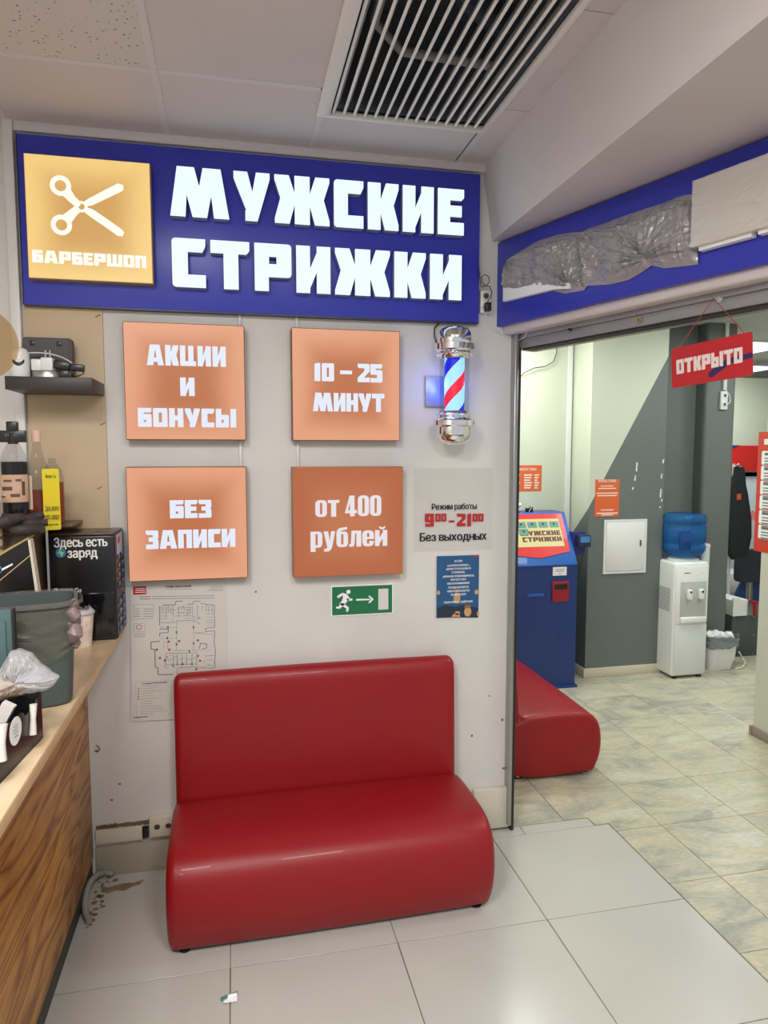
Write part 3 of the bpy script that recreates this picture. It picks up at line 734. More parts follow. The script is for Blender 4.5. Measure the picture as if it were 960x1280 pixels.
def lightbox(name, label, cat, tl, bl, tr, br, col, edge, mname, Y=3.0, back=YW, group=None, side=(120, 74, 50)):
    A, B, C, D = (aty(*q, Y) for q in (tl, bl, tr, br))
    x0, x1, z1, z0 = (A.x+B.x)/2, (C.x+D.x)/2, (A.z+C.z)/2, (B.z+D.z)/2
    t = thing(name, label, cat, (x0, back, z0), group=group); w_, h_ = x1-x0, z1-z0; d = Y-back
    obj('case', G().box(0, w_, d+.003, 0, 0, h_, bev=.002), mat('case_'+mname, side, .45), t)
    obj('face', G().box(.003, w_-.003, d, d+.004, .003, h_-.003, bev=.001), emat(mname, col, 1.0, edge), t, smooth=False)
    def loc(px, py): p = aty(px, py, Y); return p.x-x0, p.z-z0
    return t, loc, d-.0004, w_, h_
LETW = lambda: emat('lit_print', (222, 230, 246), 1.0)
def letters(parent, m, text, loc, d, x0, x1, yt, yb, gap=.08, table=GL):
    a, zt = loc(x0, yt); b, _ = loc(x1, yt); _, zb_ = loc((x0+x1)/2, yb); _, zt = loc((x0+x1)/2, yt)
    for q in block(text, a, b, zb_, zt, d-.0012, d, gap, table): obj('letter', q, m, parent, smooth=False)
def fit(g, text, loc, d, x0, x1, yt, yb, gap=.08, table=GL):
    (a, zt) = loc(x0, yt); (b, _) = loc(x1, yt); (_, zb_) = loc((x0+x1)/2, yb); (_, zt) = loc((x0+x1)/2, yt)
    blockg(g, text, a, b, zb_, zt, d-.0012, d, gap, table)
# scissors box
t, loc, d, w_, h_ = lightbox('emblem_light_box', 'amber square light box with scissors emblem at the left end of the blue sign', 'light box',
    (30, 190), (34, 347), (188, 204), (191, 355), (208, 160, 94), (244, 206, 130), 'amber_film', Y=2.975, back=3.03, side=(168, 140, 96))
def ring_pts(cx, cz, r, n=28): return [(cx+r*math.cos(2*PI*k/n), cz+r*math.sin(2*PI*k/n)) for k in range(n)]
def lc(px, py): return loc(px, py)
o5 = lambda x, y: lc(20+x/5.333, 180+y/5.333)
g = G()
def seg(g, P, wid, n=14):
    """flat ribbon through points with varying width"""
    pts = [Vector((*o5(*p), 0)) for p in P]; L, Rr = [], []
    for i, p in enumerate(pts):
        tdir = (pts[min(i+1, len(pts)-1)]-pts[max(i-1, 0)]).normalized(); nn = Vector((-tdir.y, tdir.x, 0)); ww = wid[i]*.001
        L.append((p.x+nn.x*ww, p.y+nn.y*ww)); Rr.append((p.x-nn.x*ww, p.y-nn.y*ww))
    g.prism([L+Rr[::-1]], d-.0012, d)
for c in ((297, 278), (303, 540)):
    cc = o5(*c); g.prism([ring_pts(*cc, .0385), ring_pts(*cc, .021)], d-.0012, d)
seg(g, [(335, 320), (375, 368), (410, 400), (425, 412)], [20, 15, 14, 6])
seg(g, [(455, 434), (500, 458), (600, 526), (690, 590), (716, 602)], [9, 15, 15, 15, 9])
seg(g, [(340, 500), (385, 455), (410, 434), (420, 428)], [20, 15, 14, 6])
seg(g, [(455, 404), (500, 385), (600, 335), (690, 290), (716, 290)], [9, 14, 15, 16, 9])
cc = o5(437, 418); g.prism([ring_pts(*cc, .0215), ring_pts(*cc, .0115)], d-.0012, d)
obj('scissors_emblem', g, emat('lit_print_warm', (244, 246, 232), 1.05), t, smooth=False)
A1, A2, A3 = loc(40, 312), loc(40, 328.5), loc(182.5, 321)
for q in block('БАРБЕРШОП', A1[0], A3[0], A2[1]+.002, A1[1]-.0005, d-.0012, d, .07): obj('letter', q, emat('lit_print_warm', (244, 246, 232), 1.05), t, smooth=False)

OC, OE = (186, 112, 74), (224, 160, 126)
grp = 'orange square light boxes on the back wall'
t, loc, d, w_, h_ = lightbox('light_box', 'orange backlit box about promotions and bonuses, upper left of four', 'light box', (153, 400), (157, 549), (305, 408), (308, 551), OC, OE, 'orange_film', group=grp)
LW = LETW(); letters(t, LW, 'АКЦИИ', loc, d, 183, 282, 432, 457.5); letters(t, LW, 'И', loc, d, 225, 243, 472, 495); letters(t, LW, 'БОНУСЫ', loc, d, 172, 295, 510.5, 534)
t, loc, d, w_, h_ = lightbox('light_box', 'orange backlit box giving the time in minutes, upper right of four', 'light box', (364, 408), (366, 551), (500, 415), (500, 551), OC, OE, 'orange_film', group=grp)
letters(t, LW, '10', loc, d, 393, 417.5, 454, 476.5); letters(t, LW, '25', loc, d, 447, 478, 455, 478, .04); g = G()
aa, bb = loc(425, 463), loc(440, 468); g.box(aa[0], bb[0], d-.0012, d, bb[1], aa[1])
letters(t, LW, 'МИНУТ', loc, d, 391, 480.5, 491.5, 514.5, .05); obj('dash', g, LW, t, smooth=False)
t, loc, d, w_, h_ = lightbox('light_box', 'orange backlit box about walk-ins without booking, lower left of four', 'light box', (157, 583), (161, 728), (308, 584), (310, 722), OC, OE, 'orange_film', group=grp)
letters(t, LW, 'БЕЗ', loc, d, 212, 264, 625, 647.5, .06); letters(t, LW, 'ЗАПИСИ', loc, d, 182, 294, 662, 685, .06)
t, loc, d, w_, h_ = lightbox('light_box', 'darker orange box with the price under wrinkled film, lower right of four', 'light box', (365, 584), (367, 722), (504, 583), (504, 718), (186, 108, 66), (172, 90, 50), 'orange_film_price', group=grp, side=(150, 110, 84))
PW = emat('lit_print_price', (226, 222, 226), 1.0)
letters(t, PW, 'от 400', loc, d, 394, 476.5, 619.5, 645.5, .045, CG); letters(t, PW, 'рублей', loc, d, 388, 484, 658.5, 683.5, .05, CG)
def wrinkle(u, v):
    z = .012*max(0, noise.noise(Vector((u*4, v*4, 3))))+.006*abs(math.sin((u*3-v*2)*4))*(1-min(1, 4*min(u, 1-u)))
    return Vector((.004+u*(w_-.008), d-.003-z*.5, .004+v*(h_-.008)))
obj('wrinkled_film', G().grid(wrinkle, 26, 26), film('sign_film', (240, 225, 215), .05, .12), t)
# cable ducts between boxes
for px, y0, y1, l in ((299.5, 392, 408, 'short white cable duct above the upper left light box'), (300.5, 551, 584, 'white cable duct between the two left light boxes'),
                      (372, 553, 584, 'white cable duct between the two right light boxes'), (371, 392, 410, 'short white cable duct above the upper right light box')):
    p, q = aty(px, y0, YW-.01), aty(px, y1, YW-.01)
    obj('cable_duct', G().box(p.x-.006, p.x+.006, YW-.012, YW, q.z, p.z, bev=.001), 'white', label=l, cat='cable duct', group='cable ducts on the back wall')

# exit sign
YE = YW-.004
def flat(name, label, cat, tl, bl, tr, br, m, Y=YE, th=.004, group=None):
    A, B, C, D = (aty(*q, Y) for q in (tl, bl, tr, br))
    x0, x1, z1, z0 = (A.x+B.x)/2, (C.x+D.x)/2, (A.z+C.z)/2, (B.z+D.z)/2
    t = thing(name, label, cat, (x0, Y+th, z0), group=group)
    obj('sheet', G().box(0, x1-x0, -th, 0, 0, z1-z0), m, t)
    def loc(px, py): p = aty(px, py, Y); return p.x-x0, p.z-z0
    return t, loc, -th-.0002, x1-x0, z1-z0
t, loc, d, w_, h_ = flat('exit_sign', 'green and white emergency exit sign with running figure and arrow', 'exit sign', (413.5, 732), (414, 770), (491.5, 730), (491.5, 767.5), 'print_white', th=.004)
obj('green_field', G().box(.005, w_-.005, d-.0004, d, .005, h_-.005), mat('exit_green', (20, 112, 66), .4), t)
d -= .0008
x4 = lambda x, y: loc(360+x/6.4, 590+y/6.4)
def quad4(g, P): g.prism([[x4(*p) for p in P]], d-.0005, d)
g = G()
c = x4(483, 958); g.prism([ring_pts(*c, .0095, 18)], d-.0005, d)
for P in ([(430, 965), (470, 975), (495, 1010), (470, 1040), (440, 1070), (415, 1060), (440, 1005)], [(432, 965), (390, 995), (400, 1010), (440, 985)], [(472, 1012), (515, 1012), (515, 1028), (472, 1030)],
          [(416, 1040), (445, 1060), (420, 1092), (384, 1092), (384, 1076), (408, 1076)], [(440, 1045), (487, 1085), (482, 1116), (464, 1116), (466, 1092), (425, 1065)],
          [(545, 1015), (655, 1013), (655, 1025), (545, 1029)], [(640, 990), (655, 990), (685, 1017), (655, 1048), (640, 1048), (665, 1018)]): quad4(g, P)
obj('running_figure', g, 'print_white', t, smooth=False, kind='stuff')
aa, bb = x4(722, 935), x4(802, 1098)
obj('door_symbol', G().box(aa[0], bb[0], d-.0005, d, bb[1], aa[1]), mat('pale_print', (214, 208, 206), .5), t)

# opening hours film
t, loc, d, w_, h_ = flat('opening_hours_sticker', 'clear sticker with opening hours in black and red beside the doorway', 'sticker', (517, 585), (517, 688), (616, 585), (616, 688), 'film_clear', th=.001)
t.children[0].data.materials[0] = film('sticker_film', (225, 220, 215), .16, .3)
def T(g, s, px, py, hpx, bold=0.02, width_px=None, align='CENTER'):
    x, z = loc(px, py); size = hpx*.00352
    wd = None
    if width_px: wd = abs(loc(px+width_px/2, py)[0]-loc(px-width_px/2, py)[0])
    return txt(g, s, x, d-.0005, z, size, bold, width=wd, align=align)
g = G(); T(g, 'Режим работы', 568, 633, 11, .03, 56); T(g, 'Без выходных', 567, 670.5, 15, .04, 83); obj('lettering', g, 'print_black', t, smooth=False, kind='stuff')
g = G(); fit(g, '9', loc, d, 531, 542.5, 642, 658.5); fit(g, '00', loc, d, 544, 558, 642, 652, .06)
fit(g, '2', loc, d, 571, 582, 642, 658); fit(g, '1', loc, d, 584, 589, 642, 658); fit(g, '00', loc, d, 590.5, 604.5, 642, 652, .06)
aa, bb = loc(561, 650.5), loc(568, 653); g.box(aa[0], bb[0], d-.0012, d, bb[1], aa[1]); obj('hours_lettering', g, 'print_red', t, smooth=False, kind='stuff')

# blue notice
t, loc, d, w_, h_ = flat('notice_poster', 'small blue notice with white text and cheering people under the opening hours', 'poster', (545.5, 694), (546, 772), (598.5, 695), (598.5, 770.5), mat('poster_blue', (34, 84, 130), .35), th=.0015)
g = G()
for s, py, wd in (('ЕСЛИ', 701.5, 9), ('«САЛОН ЗАКРЫТ»,', 706.5, 28), ('«ВАМ ОТКАЗАЛИ В', 711, 31), ('СТРИЖКЕ,', 715.5, 17), ('«ВАМ НЕ ПОНРАВИЛОСЬ', 720, 39), ('КАЧЕСТВО', 724.5, 19),
                  ('ОБСЛУЖИВАНИЯ,', 729, 28), ('ТО ВЫ МОЖЕТЕ', 734, 26), ('ОБРАТИТЬСЯ ПО', 738.5, 28), ('ТЕЛЕФОНУ:', 743, 20), ('ПОЖАЛУЙСТА, ЖДЁМ ВАС', 752.5, 36)):
    T(g, s, 573, py, 3.6, .02, wd)
obj('lettering', g, 'print_white', t, smooth=False, kind='stuff')
g = G(); x5 = lambda x, y: loc(510+x/6.4, 610+y/6.4)
def blob(g, cx, cy, rx, ry, dd=0.0): 
    c = x5(cx, cy); g.prism([[(c[0]+rx*math.cos(2*PI*k/14), c[1]+ry*math.sin(2*PI*k/14)) for k in range(14)]], d-.0003-dd, d-dd)
blob(g, 392, 880, .017, .026); blob(g, 478, 990, .018, .023); blob(g, 243, 838, .009, .010); blob(g, 548, 832, .010, .012); blob(g, 395, 1000, .014, .009); blob(g, 560, 1005, .006, .012)
g.prism([[x5(*p) for p in ((345, 1030), (375, 1000), (410, 1005), (420, 1032))]], d-.0003, d)
obj('printed_faces', g, mat('print_skin', (198, 150, 104), .5), t, smooth=False, kind='stuff')
g = G(); g.prism([[x5(*p) for p in ((235, 960), (300, 935), (380, 950), (450, 930), (560, 960), (563, 1036), (235, 1036))]], d-.0001, d+.0004)
obj('printed_shirts', g, mat('print_navy', (28, 44, 62), .5), t, smooth=False)
g = G(); blob(g, 390, 822, .018, .008, .0003); blob(g, 476, 948, .018, .008, .0003); obj('printed_hair', g, mat('print_hair', (150, 92, 40), .5), t, smooth=False, kind='stuff')
g = G(); aa, bb = x5(525, 540), x5(560, 552); g.box(aa[0], bb[0], d-.0004, d, bb[1], aa[1]); obj('red_corner_tag', g, 'print_red', t)

# evacuation plan
t, loc, d, w_, h_ = flat('evacuation_plan', 'white evacuation plan sheet with floor drawing behind the red sofa', 'evacuation plan', (162.5, 727), (164, 901), (284, 724), (284, 896), mat('plan_paper', (206, 201, 192), .4), th=.0015)
x6 = lambda x, y: loc(150+x/6, 720+y/6)
def ln(g, x0, y0, x1, y1, wd=3.0):
    a, b = x6(x0, y0), x6(x1, y1); A = Vector((a[0], 0, a[1])); B = Vector((b[0], 0, b[1])); t_ = (B-A); 
    if t_.length < 1e-6: return
    n = Vector((-t_.z, 0, t_.x)).normalized()*wd*.00029
    vs = [g.bm.verts.new(p+Vector((0, d-.0003, 0))) for p in (A-n, B-n, B+n, A+n)]; f = g.bm.faces.new(vs); f.material_index = g.mi
g = G()
def path(P, wd=3): 
    for i in range(len(P)-1): ln(g, *P[i], *P[i+1], wd)
path([(320, 218), (418, 215), (418, 190), (470, 188)], 5); path([(505, 212), (550, 210), (550, 190), (605, 190)], 4); path([(605, 205), (665, 215), (708, 218), (708, 290), (712, 385), (640, 392), (640, 415), (712, 412), (706, 500), (716, 560), (712, 640), (712, 695)], 4)
path([(298, 225), (298, 372)], 5); path([(298, 398), (362, 398), (362, 424), (298, 428), (298, 455)], 5); path([(298, 490), (232, 495), (234, 548), (262, 552), (264, 682), (286, 690), (286, 740), (400, 738)], 6)
path([(310, 352), (420, 346), (426, 336), (560, 334), (600, 360)], 3); path([(595, 545), (604, 505), (650, 510), (650, 540), (612, 548)], 5); path([(340, 690), (345, 580), (575, 576), (575, 660), (345, 665)], 3)
path([(640, 600), (708, 595)], 3); path([(640, 630), (690, 628), (708, 645), (704, 668), (640, 672)], 2); path([(430, 740), (430, 690), (540, 680), (640, 690), (700, 690)], 3)
for x in (400, 430, 465, 500, 540): ln(g, x, 585, x, 660, 3)
for x in (320, 345, 362, 385, 400, 440, 462, 480, 505, 525, 545, 580, 620, 645, 665, 690): ln(g, x, 222, x, random.choice((255, 280, 310)), 2.2)
for y in (240, 255, 275, 300, 320): ln(g, 300, y, random.choice((360, 420)), y, 2); ln(g, random.choice((430, 480)), y, random.choice((545, 610)), y-3, 2)
for y in (255, 285, 310, 335, 350, 372): ln(g, 645, y, 706, y, 2)
ln(g, 345, 625, 575, 620, 2); ln(g, 330, 490, 330, 540, 2); ln(g, 355, 490, 355, 550, 2); ln(g, 700, 440, 560, 425, 2)
for k in range(14): ln(g, 390+k*22, 558, 402+k*22, 557, 2)
random.seed(5)
for k in range(60):
    x, y = random.uniform(310, 690), random.choice((random.uniform(225, 330), random.uniform(590, 690))); ln(g, x, y, x+random.uniform(4, 12), y+random.uniform(-5, 5), 4)
path([(100, 215), (250, 212), (248, 318), (103, 325), (100, 215)], 1.5); path([(105, 358), (190, 356), (186, 458), (108, 462), (105, 358)], 1.5); path([(118, 792), (400, 785)], 1.2); path([(118, 792), (124, 1045)], 1.2)
path([(78, 60), (78, 1088), (400, 1080)], 1.5)
obj('plan_drawing', g, 'print_gray', t, smooth=False, kind='stuff')
g = G()
for y in (155, 172):
    ln(g, 145, y, 230, y, 5); ln(g, 240, y-1, 705, y-8, 3)
for y in (75, 88, 100, 110): ln(g, 690-(y-75), y, 770, y-3, 2)
for y in (247, 265, 284, 303): ln(g, 110, y, 150, y, 3); ln(g, 175, y, 245, y-1, 3)
for y in (418, 430, 440, 450): ln(g, 115, y, 182, y, 2)
for k in range(12): ln(g, 155, 826+k*19, 155+random.uniform(80, 220), 820+k*19, 2)
ln(g, 345, 98, 540, 98, 2.5); obj('small_print', g, 'print_gray', t, smooth=False, kind='stuff')
g = G()
def TT(g, s, x, y, size, bold, wd, align='CENTER'):
    a = x6(x, y); b = x6(x+wd, y); return txt(g, s, a[0], d-.0006, a[1], size, bold, width=b[0]-a[0])
TT(g, 'План эвакуации', 440, 76, .012, .03, 185); TT(g, 'Условные обозначения', 258, 801, .008, .02, 185); TT(g, 'LINE PLAN', 155, 1058, .008, .03, 100); obj('title', g, 'print_black', t, smooth=False, kind='stuff')
g = G(); aa, bb = x6(97, 80), x6(198, 137); g.box(aa[0], bb[0], d-.0004, d, bb[1], aa[1])
for x, y in ((365, 492), (443, 488), (584, 482), (370, 552), (300, 615), (600, 635), (468, 662), (276, 552), (572, 698)): aa = x6(x, y); g.box(aa[0]-.0045, aa[0]+.0045, d-.0006, d, aa[1]-.004, aa[1]+.004)
for k in range(1, 6): aa = x6(140, 829+k*19); g.box(aa[0]-.0028, aa[0]+.0028, d-.0006, d, aa[1]-.0025, aa[1]+.0025)
cc = x6(143, 384); g.prism([ring_pts(*cc, .0115, 20), ring_pts(*cc, .009, 20)], d-.0006, d)
obj('red_symbols', g, 'print_red', t, smooth=False, kind='stuff')
g = G()
for P in ([(424, 340), (424, 560)], [(552, 336), (552, 555)], [(300, 385), (424, 385)], [(300, 468), (424, 466)], [(552, 428), (640, 422)], [(400, 560), (590, 556)]): ln(g, *P[0], *P[1], 1.6)
for x, y in ((424, 422), (552, 384), (424, 512), (552, 505), (335, 632), (398, 672), (540, 660), (585, 600), (360, 385), (355, 466), (520, 565)): aa = x6(x, y); g.box(aa[0]-.003, aa[0]+.003, d-.0006, d, aa[1]-.0055, aa[1]+.0055)
obj('green_symbols', g, 'print_green', t, smooth=False, kind='stuff')
g = G()
for k in range(3): ln(g, 115, 95+k*14, 190, 93+k*14, 4)
for v in g.bm.verts: v.co.y -= .0006
obj('white_print', g, 'print_white', t, smooth=False, kind='stuff')

# ---------------------------------------------------------------- barber pole
pc = aty(568, 480, 2.955)
t = thing('barber_pole', 'chrome and glass barber pole with lit red white and blue spiral', 'barber pole', (pc.x, 2.955, 0))
zt = lambda py: aty(568, py, 2.955).z
def prof(P): return [(r, zt(y)) for r, y in P]
obj('top_cap', G().lathe(prof([(0, 408), (.035, 408.4), (.058, 411), (.072, 416), (.075, 422), (.075, 428), (.073, 430), (.088, 431), (.088, 438), (.082, 440), (.070, 442), (.078, 443.5), (.070, 445.5), (.066, 449), (.0, 450)])[::-1], seg=48), 'chrome', t)
obj('bottom_cap', G().lathe(prof([(0, 514), (.062, 514), (.066, 517), (.078, 519), (.072, 521), (.086, 524), (.092, 526), (.092, 532), (.085, 533), (.075, 534), (.075, 543), (.068, 549), (.050, 554), (.03, 556), (0, 556.5)])[::-1], seg=48), 'chrome', t)
g = G(); 
for kk, yy in ((24, 444), (24, 519)):
    for k in range(kk):
        q = 2*PI*k/kk; g.sphere((.076*math.cos(q), .076*math.sin(q), zt(yy)), .0035, seg=6, rings=4)
obj('beading', g, 'chrome', t, kind='stuff')
def stripe():
    m = bpy.data.materials.new('lit_spiral'); m.use_nodes = True; nt = m.node_tree; b = nt.nodes['Principled BSDF']; MATS['lit_spiral'] = m
    tc = nt.nodes.new('ShaderNodeTexCoord'); sp = nt.nodes.new('ShaderNodeSeparateXYZ'); nt.links.new(tc.outputs['Object'], sp.inputs[0])
    at = nt.nodes.new('ShaderNodeMath'); at.operation = 'ARCTAN2'; nt.links.new(sp.outputs[1], at.inputs[0]); nt.links.new(sp.outputs[0], at.inputs[1])
    dv = nt.nodes.new('ShaderNodeMath'); dv.operation = 'DIVIDE'; dv.inputs[1].default_value = 2*PI; nt.links.new(at.outputs[0], dv.inputs[0])
    ml = nt.nodes.new('ShaderNodeMath'); ml.operation = 'MULTIPLY_ADD'; ml.inputs[1].default_value = -3.6; nt.links.new(sp.outputs[2], ml.inputs[0]); nt.links.new(dv.outputs[0], ml.inputs[2])
    ad = nt.nodes.new('ShaderNodeMath'); ad.operation = 'ADD'; ad.inputs[1].default_value = 10.0+PHASE; nt.links.new(ml.outputs[0], ad.inputs[0])
    fr = nt.nodes.new('ShaderNodeMath'); fr.operation = 'FRACT'; nt.links.new(ad.outputs[0], fr.inputs[0])
    r = nt.nodes.new('ShaderNodeValToRGB'); r.color_ramp.interpolation = 'CONSTANT'; nt.links.new(fr.outputs[0], r.inputs[0]); e = r.color_ramp.elements
    e[0].position = 0; e[0].color = (*lin((215, 24, 52)), 1); e[1].position = .22; e[1].color = (*lin((150, 205, 255)), 1)
    x = e.new(.5); x.color = (*lin((8, 18, 190)), 1); x = e.new(.72); x.color = (*lin((150, 205, 255)), 1)
    nt.links.new(r.outputs[0], b.inputs['Emission Color']); nt.links.new(r.outputs[0], b.inputs['Base Color']); b.inputs['Emission Strength'].default_value = 1.0; b.inputs['Roughness'].default_value = .4
    return m
PHASE = .22+3.6*zt(473)
obj('spiral_cylinder', G().lathe([(.0445, zt(516)), (.0445, zt(448))], seg=40), stripe(), t)
obj('glass_tube', G().lathe([(.066, zt(517)), (.066, zt(446))], seg=40), 'glass', t)
bk = aty(541, 487, YW-.02)
obj('wall_bracket', G().box(-.105, .03, YW-2.955-.02, YW-2.955, zt(507), zt(468), bev=.003), mat('bracket', (150, 160, 215), .35, .4), t)
for ya, yb in ((436, 432), (530, 526)): obj('bracket_arm', G().box(-.03, .03, 0, YW-2.955, zt(ya), zt(yb)), 'alu', t)
for yy in (472, 503): obj('screw', G().lathe([(0, 0), (.004, 0), (.003, .003), (0, .003)], seg=10), 'chrome', t, loc=(-.096, YW-2.955-.02, zt(yy))).rotation_euler = (PI/2, 0, 0)
for dx in (-.056, .056):
    l = bpy.data.lights.new('pole_led', 'POINT'); l.energy = .65 if dx < 0 else .3; l.color = (.12, .2, 1); l.shadow_soft_size = .03
    o = bpy.data.objects.new('pole_led', l); COL.objects.link(o); o.parent = t; o.location = (dx, -.004, zt(482))
p = aty(549, 406, YW-.03)
obj('pole_cable', G().tube([aty(551, 402, YW-.01), aty(543, 410, YW-.02), aty(543, 420, YW-.02), aty(546, 428, YW-.03)], .003, 6), 'black', label='thin black cable from the blue sign to the barber pole', cat='cable')
def outlet_g():
    g = G().lathe([(0, .0006), (.0125, .0006), (.013, .0035), (.018, .0035), (.0185, -.0005), (0, -.0005)], seg=24)
    g.mi = 1
    for x in (-.006, .006): g.sphere((x, 0, .0005), .0030, seg=8, rings=6)
    g.lathe([(.0128, .0008), (.0115, .0009)], seg=24)
    return g
# sockets right of the sign
p = aty(607.5, 383, YW-.03); q = aty(607.5, 346, YW-.03)
t = thing('wall_socket', 'white double wall socket at the right end of the blue sign', 'socket', (p.x, YW, 0))
obj('plate', G().box(-.026, .024, -.03, 0, aty(607, 391, YW-.03).z, aty(607, 363, YW-.03).z, bev=.004), 'white_plastic', t)
obj('outlet', outlet_g(), ['cream_plastic', 'dgray'], t, loc=(0, -.031, aty(607, 370, YW-.03).z)).rotation_euler = (PI/2, 0, 0)
obj('outlet', outlet_g(), ['cream_plastic', 'dgray'], t, loc=(0, -.031, aty(607, 384, YW-.03).z)).rotation_euler = (PI/2, 0, 0)
t2 = thing('power_plug', 'black plugs and looped cables in the socket beside the sign', 'plug', (p.x, YW-.05, 0))
obj('plug', G().box(-.012, .014, -.014, .018, aty(607, 389, YW-.05).z, aty(607, 378, YW-.05).z, bev=.004), 'black', t2)
P = [(609, 378), (613, 372), (615, 365), (612, 358), (606, 357), (602, 352), (602, 346), (606, 343), (611, 346), (612, 352), (608, 357), (602, 359), (600, 352), (599, 335), (598, 325)]
obj('cord', G().tube([aty(a, b, YW-.05)-t2.location for a, b in P], .0022, 6), 'black', t2)
P = [(606, 391), (610, 400), (618, 412), (632, 420), (645, 428), (652, 424), (657, 415)]
obj('thin_white_cable', G().tube([aty(a, b, YW-.012) for a, b in P[:5]]+[Vector((1.30, 3.0, 2.36)), Vector((1.31, 2.97, 2.39))], .002, 6), 'white_plastic', label='thin white cable drooping from the socket towards the shutter', cat='cable')
# floor-level socket and duct
t = thing('wall_socket', 'cream double socket low on the wall beside the red sofa', 'socket', (aty(200, 1032, YW-.03).x, YW, 0))
z0, z1 = aty(200, 1046, YW-.03).z, aty(200, 1021, YW-.03).z
obj('plate', G().box(-.045, .065, -.032, 0, z0, z1, bev=.005), 'cream_plastic', t)
for i, x in enumerate((-.012, .035)):
    o = obj('outlet', outlet_g(), ['cream_plastic', 'dgray'], t, loc=(x, -.032, (z0+z1)/2+.002)); o.rotation_euler = (PI/2, 0, 0)
z0, z1 = aty(150, 1051, YW-.015).z, aty(150, 1033, YW-.015).z
cd = obj('cable_duct', G().box(-.612, -.42, YW-.018, YW, .150, .212, bev=.003), 'cream_plastic', label='cream cable duct along the foot of the wall left of the sofa', cat='cable duct')
obj('end_cap', G().box(-.42, -.395, YW-.022, YW, .158, .205, bev=.002), 'black', cd)
obj('wall_hook', G().tube([aty(118, 938, YW-.002), aty(122, 940, YW-.012), aty(125, 937, YW-.014), aty(123, 933, YW-.012), aty(120, 932, YW-.01)], .0016, 6), 'black', label='tiny black wire hook on the wall beside the wooden counter', cat='hook')
# flexible conduit on the floor
P = [(142, 1093, .012), (132, 1090, .02), (122, 1093, .04), (113, 1102, .05), (108, 1115, .045), (106, 1130, .035), (107, 1142, .02), (112, 1152, .012)]
pts = [atz(*p) for p in P]
cv = []
for i in range(len(pts)-1):
    for k in range(8):
        cv.append(pts[i].lerp(pts[i+1], k/8))
cv.append(pts[-1])
for _ in range(3): cv = [cv[0]]+[(cv[i-1]+cv[i]*2+cv[i+1])/4 for i in range(1, len(cv)-1)]+[cv[-1]]
obj('conduit_hose', G().tube(cv, [.0115+(.0015 if k % 2 else 0) for k in range(len(cv))], 12), mat('hose_gray', (150, 146, 138), .5), label='short gray corrugated conduit bent between floor and wall', cat='hose')
g = G(); random.seed(9)
for k in range(26):
    a = random.random(); x = -.60+a*.05+random.uniform(-.02, .03); y = 2.72+random.uniform(0, .33)
    s_ = random.uniform(.004, .014); g.prism([[(x+s_*math.cos(q), y+s_*random.uniform(.5, 1.2)*math.sin(q)) for q in (0, 1, 2, 3, 4, 5)]], 0, .0012, fn=lambda X, Z, Y: Vector((X, Z, Y+.0002)))
g.prism([[(-.585, 2.985), (-.55, 2.972), (-.50, 2.99), (-.45, 2.985), (-.41, 3.0), (-.425, 2.968), (-.46, 2.955), (-.48, 2.935), (-.52, 2.945), (-.55, 2.93), (-.575, 2.95)]], 0, .0008, fn=lambda X, Z, Y: Vector((X, Z, Y+.0002)))
obj('floor_dirt', g, 'dirt', label='grimy chips and broken tile grout at the foot of the counter', cat='dirt', kind='stuff')
# litter
p = atz(288, 1250, 0)
t = thing('candy_wrapper', 'crumpled white and teal wrapper lying on the white floor tiles', 'litter', (p.x, p.y, 0))
def crum(s, ox, oy, seed): return lambda u, v: Vector((ox+(u-.5)*s, oy+(v-.5)*s*.7, .004+.008*abs(noise.noise(Vector((u*3, v*3, seed))))+.006*u*v))
obj('paper_scrap', G().grid(crum(.045, 0, 0, 1), 6, 6), 'print_white', t)
obj('paper_scrap', G().grid(crum(.022, -.02, .006, 4), 5, 5), mat('teal_print', (60, 130, 130), .4), t)
obj('paper_scrap', G().grid(crum(.018, .015, .016, 8), 5, 5), mat('teal_print', (60, 130, 130), .4), t)

# ================================================================ SOFA AND BENCH
def inset(P, dd):
    n = len(P); out = []
    A = sum(P[i][0]*P[(i+1) % n][1]-P[(i+1) % n][0]*P[i][1] for i in range(n)); sg_ = 1 if A > 0 else -1
    for i in range(n):
        a, b = Vector(P[i-1]), Vector(P[(i+1) % n]); t_ = (b-a).normalized(); nn = Vector((-t_.y, t_.x))*sg_
        out.append(Vector(P[i])+nn*dd)
    return out
def smooth_loop(P, k=2):
    for _ in range(k):
        Q = []
        for i in range(len(P)):
            a, b = P[i], P[(i+1) % len(P)]
            Q += [(a[0]*.75+b[0]*.25, a[1]*.75+b[1]*.25), (a[0]*.25+b[0]*.75, a[1]*.25+b[1]*.75)]
        P = Q
    return P
def pillow(P, x0, x1, r, puff=0.0, nx=24):
    P = smooth_loop(P); st = []
    ys, zs_ = [q[0] for q in P], [q[1] for q in P]; my, mz = (min(ys)+max(ys))/2, (min(zs_)+max(zs_))/2; hy, hz = (max(ys)-min(ys))/2, (max(zs_)-min(zs_))/2
    for k in range(6):
        q = PI/2*k/5; st.append((x0+r*(1-math.cos(PI/2-q+0)) if False else x0+r*(1-math.cos(q)) if False else x0+r*(1-math.cos(PI/2*k/5)), r*(1-math.sin(PI/2*k/5))))
    mid = [(x0+r+(x1-x0-2*r)*i/nx, 0) for i in range(1, nx)]
    en = [(x1-(x-x0), dd) for x, dd in st[::-1]]
    rings = []
    for x, dd in st+mid+en:
        u = (x-x0)/(x1-x0); pf = -puff*math.sin(PI*u)
        rings.append([Vector((x, my+(q[0]-my)*(1-(dd+pf)/hy), mz+(q[1]-mz)*(1-(dd+pf)/hz))) for q in P])
    return G().loft(rings)
